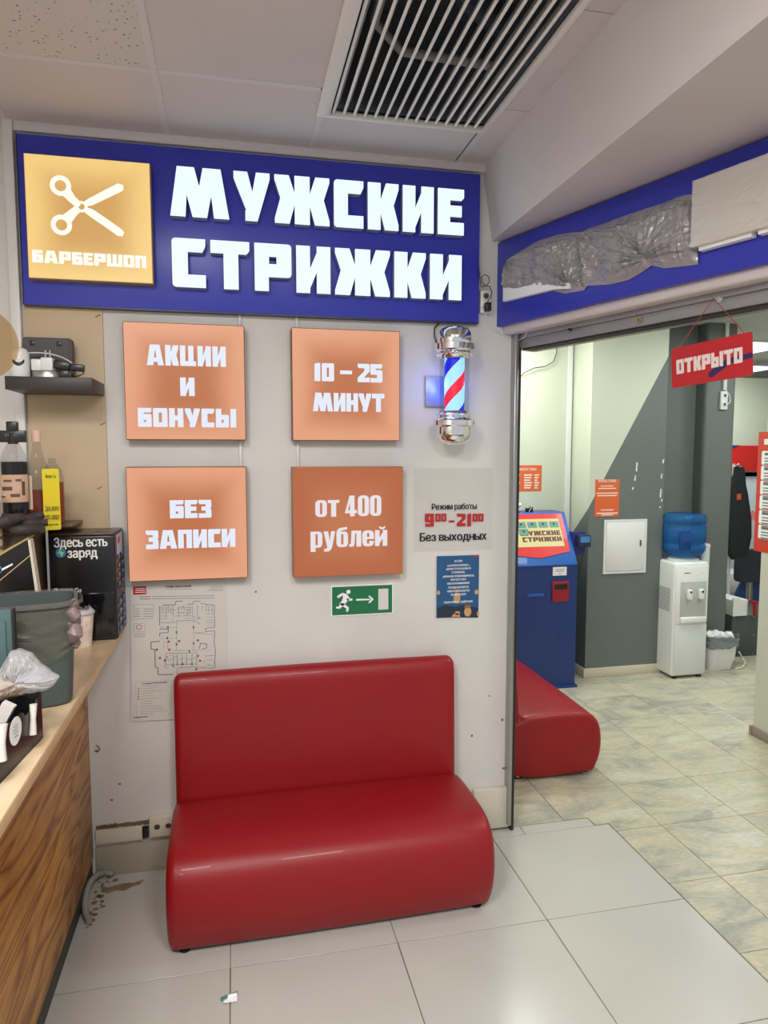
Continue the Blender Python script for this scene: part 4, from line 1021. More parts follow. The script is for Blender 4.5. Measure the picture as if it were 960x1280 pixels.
SEAT = [(-.02, .012), (-.54, .010), (-.562, .04), (-.592, .12), (-.598, .22), (-.578, .31), (-.53, .358), (-.45, .378), (-.30, .380), (-.13, .376), (-.108, .350), (-.02, .345), (-.015, .20)]
BACK = [(0, .10), (-.095, .10), (-.112, .30), (-.106, .38), (-.094, .60), (-.082, .80), (-.078, .86), (-.055, .895), (-.02, .897), (-.002, .88), (0, .5)]
def make_sofa(name, label, loc, rotz, L, ft='chrome'):
    t = thing(name, label, 'sofa', loc, rotz)
    so = obj('seat', pillow(SEAT, 0, L, .035, .004), 'leather', t, ang=60); o_ = ft
    obj('backrest', pillow(BACK, .008, L-.008, .03, .004), 'leather', t, ang=60)
    for sx_ in (.06, L-.06):
        for y in (-.52, -.12):
            obj('foot', G().lathe([(0, 0), (.022, 0), (.024, .006), (.014, .012), (.014, .022), (0, .022)], sx_, y, 16), ft, t)
    return t
sofa = make_sofa('sofa', 'red leather two-seat sofa against the white wall below the light boxes', (-.275, 3.045, 0), math.radians(.6), 1.262, 'black')
obj('base_trim', G().box(.03, 1.235, -.53, -.02, .008, .03), 'black_matte', sofa)
bench = make_sofa('bench', 'red leather bench inside the salon seen end-on through the doorway', (1.415, 3.47, 0), PI/2, 1.30)
bench.scale = (1, 1.03, 1)
bench['category'] = 'bench'
for o in bench.children: pass

# ================================================================ SIGN ON THE ANGLED WALL
def RW(px, py, off): return rw(px, py, off)
ts = thing('side_sign', 'blue sign board over the doorway with letters hidden under gray bag film', 'sign', tuple(OR), RZ)
us, zt1 = rw(622, 303, -.03); _, zt2 = rw(960, 173, -.03); _, zb1 = rw(622, 407, -.03); _, zb2 = rw(960, 330, -.03)
SZ0, SZ1 = (zb1+zb2)/2, min((zt1+zt2)/2, ZB-.002)
obj('board', G().box(us, 4.3, -.03, 0, SZ0, SZ1, bev=.002), 'blue_sign', ts)
# unlit letters that show below the film
p0_, p1_ = rw(629, 377, -.05), rw(690, 362, -.05)
obj('unlit_letter', G().prism([[(p0_[0], rw(629, 377, -.05)[1]), (p0_[0], rw(629, 350, -.05)[1]), (p1_[0]+.1, rw(690, 340, -.05)[1]), (p1_[0]+.1, rw(700, 364, -.05)[1]), (p1_[0], rw(668, 368, -.05)[1])]], -.052, -.03), 'print_white', ts)
k6 = lambda x, y, off: rw(600+x/2.667, 180+y/2.667, off)
TOP = [(68, 420), (80, 388), (110, 360), (180, 320), (245, 300), (300, 292), (330, 290), (350, 278), (400, 262), (480, 232), (560, 205), (600, 192), (625, 182), (640, 174), (670, 166), (700, 163), (706, 200)]
BOT = [(72, 440), (76, 492), (110, 492), (180, 488), (235, 488), (270, 497), (310, 490), (335, 485), (345, 470), (420, 466), (480, 452), (520, 430), (560, 402), (600, 412), (640, 408), (690, 402), (714, 398)]
def samp(L, u):
    f = u*(len(L)-1); i = min(int(f), len(L)-2); f -= i
    return L[i][0]*(1-f)+L[i+1][0]*f, L[i][1]*(1-f)+L[i+1][1]*f
KN = [((300, 470), 1.0), ((545, 385), 1.0), ((335, 300), .6), ((80, 400), .5), ((90, 490), .5), ((690, 180), .5)]
def bag(u, v):
    a, b = samp(TOP, u), samp(BOT, u); x, y = a[0]*(1-v)+b[0]*v, a[1]*(1-v)+b[1]*v
    uu, zz = k6(x, y, -.055)
    e = min(1, 5*min(v, 1-v))*min(1, 12*min(u, 1-u)); h = 0
    for (kx, ky), s_ in KN:
        dx, dy = x-kx, y-ky; r_ = math.hypot(dx, dy)+1; an = math.atan2(dy, dx)
        wv = noise.noise(Vector((math.cos(an)*6+kx, math.sin(an)*6, r_/150)))
        fold = 1-min(1, abs(wv)*3.2); h += .020*s_*fold*math.exp(-r_/150)*min(1, r_/22)
        f2 = 1-min(1, abs(noise.noise(Vector((math.cos(an)*11+kx, math.sin(an)*11, r_/300))))*3.0); h += .006*s_*f2*math.exp(-r_/120)*min(1, r_/30)
        h -= .022*s_*math.exp(-r_*r_/500)
    seam = math.exp(-((x-332)/9)**2); h -= .022*seam
    wx = x+10*noise.noise(Vector((x/60, y/60, 8)))
    n = noise.noise(Vector((x/70, y/90, 1.0)))*.016+(1-min(1, 2.2*abs(noise.noise(Vector((wx/26, y/160, 5))))))*.008
    return Vector((uu, -.034-e*(.022+h+n), zz))
obj('film_cover', G().grid(bag, 260, 90), 'garbage', ts, ang=25)
# white boxed panel wrapped in clear film
tw = thing('wrapped_panel', 'white sign panel wrapped in glossy clear film on the blue board', 'panel', tuple(OR), RZ)
q0, q1 = rw(866, 226, -.075), rw(866, 307, -.075); r0 = rw(960, 192, -.075); r1 = rw(960, 285, -.075)
PZ1, PZ0 = (q0[1]+r0[1])/2, (q1[1]+r1[1])/2
PU0 = q0[0]; PU1 = PU0+1.15
obj('panel', G().box(PU0, PU1, -.075, -.032, PZ0, PZ1, bev=.003), mat('wrapped_cream', (205, 198, 182), .25, coat=.6), tw)
def wrap(u, v):
    h = .006*max(0, 1-6*abs(noise.noise(Vector((u*7+v*5, v*3-u*9, 7)))))*max(0, .3+noise.noise(Vector((u*6, v*4, 1))))+.008*max(0, 1-8*abs(noise.noise(Vector((u*14-v*9, v*3, 3)))))*max(0, noise.noise(Vector((u*9, v*5, 11)))+.1)
    return Vector((PU0+u*(PU1-PU0), -.0765-h, PZ0+v*(PZ1-PZ0)))
obj('clear_film', G().grid(wrap, 140, 50), film('wrap_film', (245, 245, 245), .30, .08, bump=.1), tw, ang=30)
for a, b in ((.02, .20), (.22, .42), (.46, .66)):
    obj('letter_edge', G().box(PU0+a, PU0+b, -.060, -.034, PZ0-.012, PZ0+.01), 'print_white', tw)
# hanging open sign
hk = rw(893, 373, .03); hp = rpt(hk[0], .028, hk[1])
to = thing('open_sign', 'red hanging open sign on a red cord over the doorway', 'sign', tuple(OR), RZ)
OFF = .03
c_ = [rw(*p, OFF) for p in ((838, 436), (939, 415), (944, 468), (842, 486))]
cx_, cz_ = sum(p[0] for p in c_)/4, sum(p[1] for p in c_)/4
wo = ((c_[1][0]-c_[0][0])+(c_[2][0]-c_[3][0]))/2; ho = ((c_[0][1]-c_[3][1])+(c_[1][1]-c_[2][1]))/2
tilt = -math.atan2((c_[1][1]-c_[0][1]+c_[2][1]-c_[3][1])/2, wo)
bo = obj('board', G().prism([rr(-wo/2, wo/2, -ho/2, ho/2, .006)], -.003, 0), mat('open_red', (186, 34, 40), .35, coat=.3), to, loc=(cx_, OFF, cz_)); bo.rotation_euler = (0, tilt, 0)
g = G(); g.prism([[(-.02*wo, -.36*ho), (-.01*wo, -.25*ho), (.20*wo, -.02*ho), (.5*wo, .02*ho), (.5*wo, -.10*ho), (.25*wo, -.14*ho), (.02*wo, -.40*ho)]], -.0036, -.003)
o = obj('stripe', g, mat('open_navy', (44, 40, 92), .4), bo)
for q in block('ОТКРЫТО', -.43*wo, .39*wo, -.17*ho, .19*ho, -.0044, -.0036, .07): obj('letter', q, mat('open_cream', (230, 214, 205), .5), bo, smooth=False)
hx, hz = hk[0], hk[1]
ct, st_ = math.cos(tilt), math.sin(tilt)
def opt(x, z): return Vector((cx_+x*ct+z*st_, OFF-.002, cz_-x*st_+z*ct))
obj('cord', G().tube([opt(-wo/2+.018, ho/2-.012), Vector((hx, OFF-.003, hz)), opt(wo/2-.018, ho/2-.012)], .0016, 6), mat('red_cord', (170, 50, 50), .6), to)
obj('suction_hook', G().lathe([(0, 0), (.014, 0), (.010, .006), (.004, .010), (.004, .016), (0, .017)], seg=16), 'film_milky', to, loc=(hx, .055, hz)).rotation_euler = (PI/2, 0, 0)
tk = thing('cable_clip', 'small cream clip holding thin wire on the plaster lip of the doorway', 'clip', tuple(OR), RZ)
uk, zk = rw(770, 355, -.005); obj('clip', G().box(uk-.008, uk+.008, -.014, -.004, zk-.006, zk+.006, bev=.002), 'cream_plastic', tk)
P = [rw(a, b, -.012) for a, b in ((790, 352), (775, 358), (760, 372), (745, 396-14), (730, 386), (727, 378), (740, 366))]
obj('loose_wire', G().tube([(a, -.012, b) for a, b in P], .0016, 6), 'white_plastic', tk)

# ================================================================ COUNTER
ZT = 1.105; XT = -.470
ct_ = thing('counter', 'wooden counter with marbled beige worktop along the left side', 'counter', (XT-.15, 1.8, 0))
def CB(name, x0, x1, y0, y1, z0, z1, m, parent=ct_, bev=.001): return obj(name, G().box(x0-ct_.location.x, x1-ct_.location.x, y0-1.8, y1-1.8, z0, z1, bev=bev), m, parent)
CB('worktop', -1.35, XT, .5, YW-.012, ZT-.034, ZT, 'worktop', bev=.0015)
CB('edge_band', XT, XT+.0015, .5, YW-.012, ZT-.033, ZT-.0015, 'edge')
CB('front_panel', -.656, -.626, .5, YW-.002, .085, ZT-.034, 'wood')
CB('plinth', -.70, -.631, .5, YW-.002, 0, .085, 'plinth')
CB('back_panel', -1.32, -1.30, .5, YW-.012, 0, ZT-.034, 'brown')
def onc(px, py, dz=0): return atz(px, py, ZT+dz)

# charging station
YB1 = 2.83
q = aty(58, 668, YB1); r = aty(143.5, 668, YB1); X0, X1, Z1 = q.x, r.x, r.z
t = thing('charging_station', 'black power bank rental box with white lettering at the end of the counter', 'charging station', ((X0+X1)/2, YB1, ZT))
W2 = (X1-X0)/2; HH = Z1-ZT; DD = .225
obj('body', G().box(-W2, W2, 0, DD, 0, HH, bev=.010, seg=3), 'black', t)
obj('top_cover', G().box(-W2+.006, W2-.006, .006, DD-.006, HH-.001, HH+.004, bev=.003), mat('station_top', (74, 58, 50), .3), t)
obj('lower_panel', G().box(-W2+.05, W2-.012, -.003, .01, .015, .19, bev=.004), mat('station_gloss', (12, 12, 14), .12), t)
lx = lambda px, py: (aty(px, py, YB1).x-t.location.x, aty(px, py, YB1).z-ZT)
g = G()
a, z = lx(101, 677.5); txt(g, 'Здесь есть', a, -.001, z, .050, .04, width=.190)
a, z = lx(103, 692); txt(g, 'заряд', a, -.001, z, .050, .04, width=.106)
obj('lettering', g, 'print_white', t, smooth=False, kind='stuff')
a, z = lx(82, 738); g = G(); txt(g, 'Яндекс Go', a+.008, -.001, z, .026, .022, width=.098); obj('small_lettering', g, 'print_white', t, smooth=False, kind='stuff')
a, z = lx(76, 691); lg = obj('round_logo', G().lathe([(0, 0), (.018, 0), (.018, .001), (0, .001)], seg=24), mat('logo_blue', (60, 130, 190), .4), t, loc=(a, 0, z)); lg.rotation_euler = (PI/2, 0, 0)
g = G(); g.prism([[(-.002, .014), (-.012, -.002), (-.002, -.001), (.002, -.015), (.012, .003), (.003, .002)]], -.0018, -.001); obj('bolt_mark', g, mat('logo_lime', (150, 220, 90), .4), t, loc=(a, 0, z))
for k in range(8):
    zz = HH*.78-k*HH*.088 if k < 4 else HH*.78-(k+.9)*HH*.088
    for yy in ((.06, .15) if k not in (1, 5) else (.06, .15)):
        obj('power_bank_slot', G().box(W2-.001, W2+.003, yy-.030, yy+.03, zz-.010, zz+.010, bev=.002), mat('slot_brown', (44, 34, 34), .4), t)
        obj('slot_marker', G().box(W2+.003, W2+.0045, yy-.013, yy+.013, zz-.007, zz+.007), mat('slot_blue', (70, 130, 205), .4), t)
obj('side_sticker', G().box(W2+.001, W2+.003, .03, .15, HH*.80, HH*.985), mat('sticker_pale', (170, 190, 215), .3), t)
obj('sticker_print', G().box(W2+.003, W2+.0035, .04, .09, HH*.90, HH*.96), 'print_red', t)

# yellow card
YC1 = 2.72
A, B, C = aty(52, 586, YC1), aty(52, 663, YC1), aty(75, 660, YC1)
t = thing('price_card', 'bright yellow card with dark lettering standing between the bottles and black box', 'card', (A.x, YC1, B.z), rotz=math.radians(22))
WC, HC = (C.x-A.x)*1.05, A.z-B.z
obj('card', G().prism([rr(0, WC, 0, HC, .006)], -.003, 0), mat('card_yellow', (222, 204, 28), .35), t)
obj('holder_foot', G().box(.004, .012, 0, .004, ZT-B.z, .01), 'alu', t)
g = G()
for s_, f, hh_, wd in (('Яндекс Go', .88, .018, .62), ('Здесь можно', .36, .030, .82), ('взять зарядку', .22, .030, .86), ('сканируй и бери', .09, .010, .7)):
    txt(g, s_, WC*.5, -.0035, HC*f, hh_, .01, width=WC*wd)
obj('lettering', g, mat('card_print', (60, 58, 20), .5), t, smooth=False, kind='stuff')

# brown cabinet behind with bottles
ZK = 1.56
cx1 = aty(95, 655, 2.95).x
t = thing('cabinet', 'low brown cabinet standing on the counter behind the black box', 'cabinet', (-1.0, 2.85, ZT))
xs0 = aty(54, 700, YB1).x-.01+1.0
obj('body', G().box(-.32, xs0, -.17, .20, 0, ZK-ZT-.012, bev=.002), 'brown', t)
obj('top', G().box(-.33, xs0+.004, -.18, .205, ZK-ZT-.012, ZK-ZT, bev=.002).box(xs0, cx1+1.004, .03, .205, ZK-ZT-.012, ZK-ZT, bev=.002), mat('cabinet_top', (120, 96, 72), .4), t)
obj('shelf_front', G().box(-.30, xs0-.02, -.176, -.168, .05, .30, bev=.002), mat('cabinet_front', (112, 100, 88), .4), t)
def zy(py, Y): return aty(18, py, Y).z
def bottle(name, label, px, Yb, P, glass, liq, lfill, lab, cap, capn='cap'):
    x = aty(px, 600, Yb).x
    t = thing(name, label, 'bottle', (x, Yb, ZK))
    pr = [(r_, zy(y, Yb)-ZK) for r_, y in P]
    obj('glass', G().lathe([(0, .0)]+pr, seg=32), glass, t)
    zl = zy(lfill, Yb)-ZK
    pl_ = [(r_-.003, z) for r_, z in pr if z < zl]; rl = pl_[-1][0] if pl_ else .03
    obj('liquid', G().lathe([(0, .003), (pl_[0][0], .004)]+pl_[1:]+[(rl, zl), (0, zl)], seg=32), liq, t)
    g = G(); R0 = max(p[0] for p in pr)+.0006; z0, z1 = zy(lab[1], Yb)-ZK, zy(lab[0], Yb)-ZK; n = 18
    a0, a1 = math.radians(lab[2]), math.radians(lab[3])
    g.loft([[Vector((R0*math.cos(a0+(a1-a0)*k/n), R0*math.sin(a0+(a1-a0)*k/n), zz)) for k in range(n+1)] for zz in (z0, z1)], close=False, caps=False)
    lb = obj('label', g, lab[4], t)
    def on_label(nm, ang, zf, wd, hh, m):
        gg = G(); aa = math.radians(ang); h_ = z1-z0; da = wd/R0/2
        gg.loft([[Vector(((R0+.0006)*math.cos(aa+da*s), (R0+.0006)*math.sin(aa+da*s), z0+h_*zf+e_)) for s in (-1, -.33, .33, 1)] for e_ in (-hh/2, hh/2)], close=False, caps=False)
        obj(nm, gg, m, lb)
    obj(capn, G().lathe([(0, zy(cap[2], Yb)-ZK), (cap[0], zy(cap[2], Yb)-ZK), (cap[0], zy(cap[1], Yb)-ZK), (0, zy(cap[1], Yb)-ZK)], seg=24), cap[3], t)
    return t, on_label
YBt = 2.72
LBL = mat('bottle_label', (214, 178, 152), .5, rgb2=(196, 158, 132), vscale=14)
t, ol = bottle('bottle', 'dark bottle with pale printed label and black pourer cap', 18.5, YBt, [(.044, 655), (.046, 640), (.046, 580), (.044, 573), (.034, 563), (.018, 553), (.014, 545), (.014, 538)],
    'glass', mat('cola', (16, 10, 12), .15), 577, (593, 627, 170, 350, LBL), (.0165, 555, 541, 'black'))
for ang, zf, wd, hh in ((255, .78, .03, .008), (250, .5, .04, .014), (285, .25, .03, .012), (230, .2, .02, .006), (300, .8, .02, .008), (320, .5, .012, .05)): ol('label_print', ang, zf, wd, hh, mat('label_brown', (96, 70, 60), .5))
z = zy(548, YBt)-ZK
obj('pourer', G().box(-.046, .044, -.014, .014, z-.014, z+.028, bev=.004).box(-.018, .018, -.014, .014, z+.02, z+.060, bev=.004), 'black', t)
g = G(); txt(g, 'ФРУКТ', 0, -.0145, z+.010, .014, .02); obj('pourer_print', g, 'print_gray', t, kind='stuff', smooth=False)
t, ol = bottle('bottle', 'clear glass bottle of amber syrup with pale pink cap', 47.5, YBt+.06, [(.050, 655), (.052, 640), (.052, 600), (.048, 590), (.026, 575), (.017, 562), (.0145, 552), (.0145, 545)],
    'glass', mat('syrup', (120, 42, 18), .12), 612, (594, 636, 200, 262, mat('label_cream', (222, 196, 168), .5)), (.0165, 552, 538, mat('cap_pink', (222, 186, 166), .45)))
for zf, m_ in ((.8, 'print_gray'), (.62, mat('print_leaf', (72, 110, 60), .5)), (.4, mat('print_berry', (196, 96, 40), .5)), (.2, mat('print_berry', (196, 96, 40), .5))): ol('label_print', 232, zf, .022, .012, M[m_] if isinstance(m_, str) else m_)
t, ol = bottle('bottle', 'slim clear bottle of orange syrup half hidden behind the yellow card', 66, YBt+.20, [(.040, 655), (.041, 640), (.041, 600), (.034, 588), (.017, 580), (.014, 576), (.014, 573)],
    'glass', mat('syrup_orange', (170, 70, 26), .12), 603, (606, 634, 220, 300, mat('label_rust', (150, 70, 40), .5)), (.008, 575, 573, mat('cap_clear', (190, 180, 160), .3)))
# dark gloves heap
x = aty(24, 660, 2.60).x; zz = aty(24, 672, 2.62).z
t = thing('glove_pile', 'crumpled dark gloves lying on the brown cabinet before the bottles', 'gloves', (x, 2.66, ZK))
g = G()
for k, (a, b, c, d, e) in enumerate(((-.07, .06, .0, .06, .022), (-.05, .08, .03, .03, .018), (-.06, .05, .055, .045, .016), (-.02, .075, .01, .005, .02), (-.08, .02, .03, .06, .02))):
    g = G(); g.tube([Vector((a+(b-a)*i/7, -.02*k+.012*math.sin(i+k), max(.012, c+(d-c)*i/7+.012*noise.noise(Vector((i, k, 0)))))) for i in range(8)], [e*(.5+.5*math.sin(.5+2.3*i/7)) for i in range(8)], 9)
    obj('glove_finger', g, mat('glove_gray', (58, 50, 52), .6), t)
g = G(); g.sphere((-.01, -.02, .03), .055, 1.4, .8, .55); obj('glove_palm', g, mat('glove_gray', (58, 50, 52), .6), t)

# slanted black display
Yd = 2.42
pa, pb, pc_, pd = aty(-14, 703, Yd), aty(35, 674, Yd), aty(47, 742, Yd), aty(-10, 780, Yd)
t = thing('display_stand', 'tilted black advertising box with pale edges beside the bin', 'display', (pb.x, Yd, ZT))
def rel(p): return (p.x-pb.x, p.z-ZT)
Q = [rel(pa), rel(pb), (rel(pc_)[0]+.02, 0), (rel(pa)[0]-.05, 0)]
obj('panel', G().prism([Q], 0, .06), mat('display_black', (20, 19, 20), .3), t)
e = .006
obj('edge', G().prism([[(Q[1][0], Q[1][1]), (Q[1][0]+.008, Q[1][1]-.002), (Q[2][0]+.010, 0), (Q[2][0], 0)]], -.004, .03), mat('edge_pale', (206, 200, 180), .35), t)
obj('top_edge', G().prism([[Q[0], Q[1], (Q[1][0]+.004, Q[1][1]+.008), (Q[0][0]-.002, Q[0][1]+.010)]], -.004, .06), mat('edge_gold', (172, 146, 86), .4), t)
a1_ = (Q[0][0]*.5+Q[1][0]*.5, Q[0][1]*.5+Q[1][1]*.5-.04)
lg = obj('round_logo', G().lathe([(0, 0), (.018, 0), (.018, .001), (0, .001)], seg=20), mat('logo_blue', (60, 130, 190), .4), t, loc=(a1_[0]-.04, 0, a1_[1]-.02)); lg.rotation_euler = (PI/2, 0, 0)
obj('stripe', G().prism([[(Q[0][0]+.01, Q[0][1]-.075), (Q[1][0]+.006, Q[1][1]-.05), (Q[1][0]+.006, Q[1][1]-.053), (Q[0][0]+.01, Q[0][1]-.078)]], -.001, 0), 'edge', t)
obj('logo_stroke', G().prism([[(Q[0][0]+.02, Q[0][1]-.03), (Q[0][0]+.07, Q[0][1]-.005), (Q[0][0]+.07, Q[0][1]-.011), (Q[0][0]+.02, Q[0][1]-.038)]], -.001, 0), 'print_white', t)
# ornate pale bottle/perfume at the left edge
x = aty(-9, 640, 2.62).x
t = thing('dispenser', 'slender pale and gold dispenser at the left edge above the black display', 'dispenser', (x, 2.62, ZT))
zz0, zz1 = aty(0, 690, 2.62).z-ZT, aty(0, 620, 2.62).z-ZT
obj('body', G().lathe([(0, 0), (.03, 0), (.032, .05), (.024, zz0*.6), (.026, zz0), (.028, zz1-.03), (.02, zz1), (0, zz1+.005)], seg=24), mat('pale_glaze', (190, 176, 150), .3), t)
for k in range(4): obj('gold_ring', G().lathe([(.026, zz0+.01+k*.035), (.032, zz0+.014+k*.035), (.026, zz0+.022+k*.035)], seg=24), 'brass' if 'brass' in M else MATS['brass'], t)

# bin with liner
def sqring(cx, cy, a, b, z, n=40, e=5):
    out = []
    for k in range(n):
        q = 2*PI*k/n; c, s_ = math.cos(q), math.sin(q); f = (abs(c)**e+abs(s_)**e)**(-1/e)
        out.append(Vector((cx+a*c*f, cy+b*s_*f, z)))
    return out
p = onc(88, 882); zr = aty(90, 752, p.y+.01).z-ZT
t = thing('waste_bin', 'dark gray-green plastic bin with see-through liner standing on the counter', 'bin', (p.x-.158, p.y+.055, ZT), rotz=math.radians(12))
BH = zr
GB = mat('bin_green_gray', (70, 80, 78), .42)
rings = [sqring(0, 0, .150+.018*f, .085+.015*f, BH*f) for f in (0, .02, .3, .6, .9, 1.0)]; rings[0] = sqring(0, 0, .142, .078, 0)
inner = [sqring(0, 0, .150+.018*f-.004, .085+.015*f-.004, BH*f) for f in (1.0, .6, .05)]
obj('body', G().loft(rings+inner, caps=True), GB, t)
obj('rim', G().loft([sqring(0, 0, .166, .098, BH-.012), sqring(0, 0, .174, .106, BH-.010), sqring(0, 0, .174, .106, BH+.003), sqring(0, 0, .164, .096, BH+.003), sqring(0, 0, .164, .096, BH-.012)], caps=False), mat('bin_rim', (88, 86, 98), .35), t)
def liner(u, v):
    q = 2*PI*u; c, s_ = math.cos(q), math.sin(q); f = (abs(c)**5+abs(s_)**5)**(-.2)
    lo = BH*(.50+.07*math.sin(q*2+1)+.03*math.sin(q*7)); z = BH+.006-(BH-lo)*v
    k = .006+.004*abs(noise.noise(Vector((q*4, v*5, 1))))+.008*abs(noise.noise(Vector((q*1.6+v*2, v*8, 4))))+(.008 if v < .1 else 0)
    a = .150+.018*z/BH+k; b = .085+.015*z/BH+k
    if v > .98: a -= .002; b -= .002
    return Vector((a*c*f, b*s_*f, z))
obj('bin_liner', G().grid(liner, 120, 24), 'film_liner', t, ang=30)
g = G()
pts = []
for i in range(14): pts.append(Vector((.160+.005*math.sin(i*1.7), -.075+.012*math.sin(i*1.1+1), BH+.004-i*BH*.036)))
g.tube(pts, [.006+.016*math.sin(PI*(i+.6)/14.5)*(1+.25*math.sin(i*2.3)) for i in range(14)], 10)
obj('gathered_liner', g, mat('liner_gathered', (132, 112, 112), .35, bump=.5, bscale=60), t)
# folded flyers stuck between bin and tray (left)
p2 = onc(4, 860)
t2 = thing('folder', 'upright teal and black folder leaning on the bin at the left edge', 'folder', (aty(3, 760, 1.98).x, 2.02, ZT))
zf = aty(3, 762, 2.02).z-ZT
obj('cover', G().box(-.10, .012, -.006, 0, 0, zf, bev=.002).box(-.10, -.004, -.012, -.007, 0, zf-.03, bev=.001), mat('folder_teal', (70, 96, 96), .4), t2)
obj('spine', G().box(.012, .020, -.014, .002, 0, zf+.004, bev=.001), 'black', t2)
# cup
p = onc(104, 807)
t = thing('paper_cup', 'white printed paper cup with torn lid between bin and black box', 'cup', (p.x, p.y, ZT))
ch = aty(104, 766, p.y).z-ZT
def cupr(f): return .030+.012*f
g = G().lathe([(0, 0), (cupr(0), 0), (cupr(0)+.001, .004), (cupr(1), ch), (cupr(1)-.002, ch), (cupr(0)-.002, .006), (0, .005)], seg=28)
obj('cup', g, mat('cup_print', (228, 212, 198), .45, rgb2=(214, 184, 172), vscale=30), t)
g = G(); n = 28
ring = lambda r_, z_, am: [Vector((r_*math.cos(2*PI*k/n), r_*math.sin(2*PI*k/n), z_+am*noise.noise(Vector((k*.9, 0, 2))))) for k in range(n)]
g.loft([ring(cupr(1)+.003, ch-.004, 0), ring(cupr(1)+.005, ch+.002, 0), ring(cupr(1)-.001, ch+.012, .012), ring(cupr(1)-.008, ch+.016, .02)], caps=False)
obj('lid', g, 'film_milky', t, solid=.001)
obj('straw', G().tube([(-.024, -.005, ch-.03), (-.026, -.006, ch+.035)], .005, 8), mat('straw_yellow', (225, 210, 30), .4), t)
def cpath(n, R): return None
g = G()
for k in range(7):
    a = math.radians(200+k*20); z_ = ch*(.25+.09*((k*5) % 7)); r_ = cupr(z_/ch)+.0012
    g.tube([(r_*math.cos(a+.10*math.sin(i)), r_*math.sin(a+.10*math.sin(i)), z_+i*.007) for i in range(5)], .0008, 4)
obj('print', g, mat('cup_ink', (150, 130, 150), .5), t, kind='stuff')
# black tray at the counter edge, long side facing the room
pf = onc(54, 922)
t = thing('organizer_tray', 'black slotted organizer with rounded cut-outs and a round white sticker', 'organizer', (pf.x, pf.y, ZT), rotz=math.radians(-6))
th_ = aty(57, 864, pf.y).z-ZT
TL = .42; hz_ = th_
# side seen from the hall: profile in (y,z) with two scoops
sc = []
for k in range(9): q = PI*k/8; sc.append((-.165-.055*math.cos(PI-q)*1.0 if False else -.17+.055*math.cos(q), hz_*.80-.012-.085*0-.075*math.sin(q)*0))
sideP = [(0, 0), (0, hz_), (-.012, hz_*1.0), (-.022, hz_*.97), (-.030, hz_*.88), (-.034, hz_*.80), (-.10, hz_*.80), (-.108, hz_*.83), (-.114, hz_*.90), (-.12, hz_*.92), (-.25, hz_*.92), (-.256, hz_*.82), (-.27, hz_*.78), (-.36, hz_*.78), (-.37, hz_*.9), (-TL, hz_*.9), (-TL, 0)]
fnx = lambda X, Z, Y: Vector((Y, X, Z))
obj('long_side', G().prism([sideP], -.004, 0, fn=fnx), 'black', t)
obj('long_side', G().prism([sideP], -.204, -.200, fn=fnx), 'black', t)
obj('end_panel', G().box(-.204, 0, -.004, 0, 0, hz_, bev=.002), 'black', t)
obj('base', G().box(-.204, 0, -TL, 0, 0, .004), 'black', t)
obj('divider', G().box(-.2, -.004, -.13, -.127, 0, hz_*.75), 'black_matte', t)
obj('divider', G().box(-.2, -.004, -.27, -.267, 0, hz_*.8), 'black_matte', t)
stk = atx(29, 913, pf.x); 
s0 = obj('round_sticker', G().lathe([(0, 0), (.033, 0), (.033, .0006), (0, .0006)], seg=32), 'print_white', t, loc=(0.0001, stk.y-pf.y, stk.z-ZT)); s0.rotation_euler = (0, PI/2, 0)
g = G()
Rz = Matrix.Rotation(PI/2, 4, 'Z')
for s_, dz in (('Barista', .010), ('Coffee', -.002), ('Cup', -.012)): pass
for dz, wd in ((.012, .024), (.004, .03), (-.004, .026), (-.013, .018)): g.tube([(.0011, stk.y-pf.y-wd/2+wd*i/8, stk.z-ZT+dz+.002*math.sin(i*2.1)) for i in range(9)], .0005, 4)
obj('sticker_script', g, 'print_gray', t, kind='stuff')
for px, py0, py1, wd, lab in ((15, 905, 950, .014, 'white'), (44, 880, 918, .009, 'paper')):
    a_, b_ = atx(px, py0, pf.x+.003), atx(px, py1, pf.x+.003)
    obj('paper_tube', G().tube([(.006, a_.y-pf.y, a_.z-ZT), (.006, (a_.y+b_.y)/2-pf.y, (a_.z+b_.z)/2-ZT), (.006, b_.y-pf.y, b_.z-ZT)], [wd, wd*.72, wd], 12), lab, t)
a_ = atx(3, 925, pf.x+.002); obj('card_sleeve', G().box(0, .004, a_.y-pf.y-.05, a_.y-pf.y+.012, a_.z-ZT-.045, a_.z-ZT+.04), mat('sleeve_green', (150, 164, 140), .5), t)
pk = aty(36, 874, pf.y-.06); obj('paper_stick', G().box(-.08, -.05, -.075, -.055, hz_*.5, hz_*.98, rot=Matrix.Rotation(.5, 4, 'Y')), 'paper', t)
# crumpled clear bag
Yg = 1.86
bx = aty(24, 845, Yg)
t = thing('plastic_bag', 'crumpled milky plastic bag with brown contents lying on the black organizer', 'bag', (bx.x, Yg, ZT))
gp = [(-24, 868), (-10, 850), (2, 832), (12, 815), (22, 812), (38, 818), (52, 832), (64, 843), (73, 848), (66, 858), (56, 864), (40, 866), (20, 868), (0, 876), (-20, 880)]
ctr = aty(24, 848, Yg)
def bagpt(u, v):
    f = u*len(gp); i = int(f) % len(gp); fr = f-int(f); a, b = gp[i], gp[(i+1) % len(gp)]
    q = aty(a[0]*(1-fr)+b[0]*fr, a[1]*(1-fr)+b[1]*fr, Yg); rr_ = math.sin(v*PI)
    e_ = ctr+(q-ctr)*rr_*(1+.05*noise.noise(Vector((u*14, v*3, 0))))
    dy = -math.cos(v*PI)*.052*(1+.45*noise.noise(Vector((u*9, v*5, 3))))+.012*(1-abs(noise.noise(Vector((u*24, v*9, 9)))))
    return Vector((e_.x-bx.x, dy, e_.z-ZT))
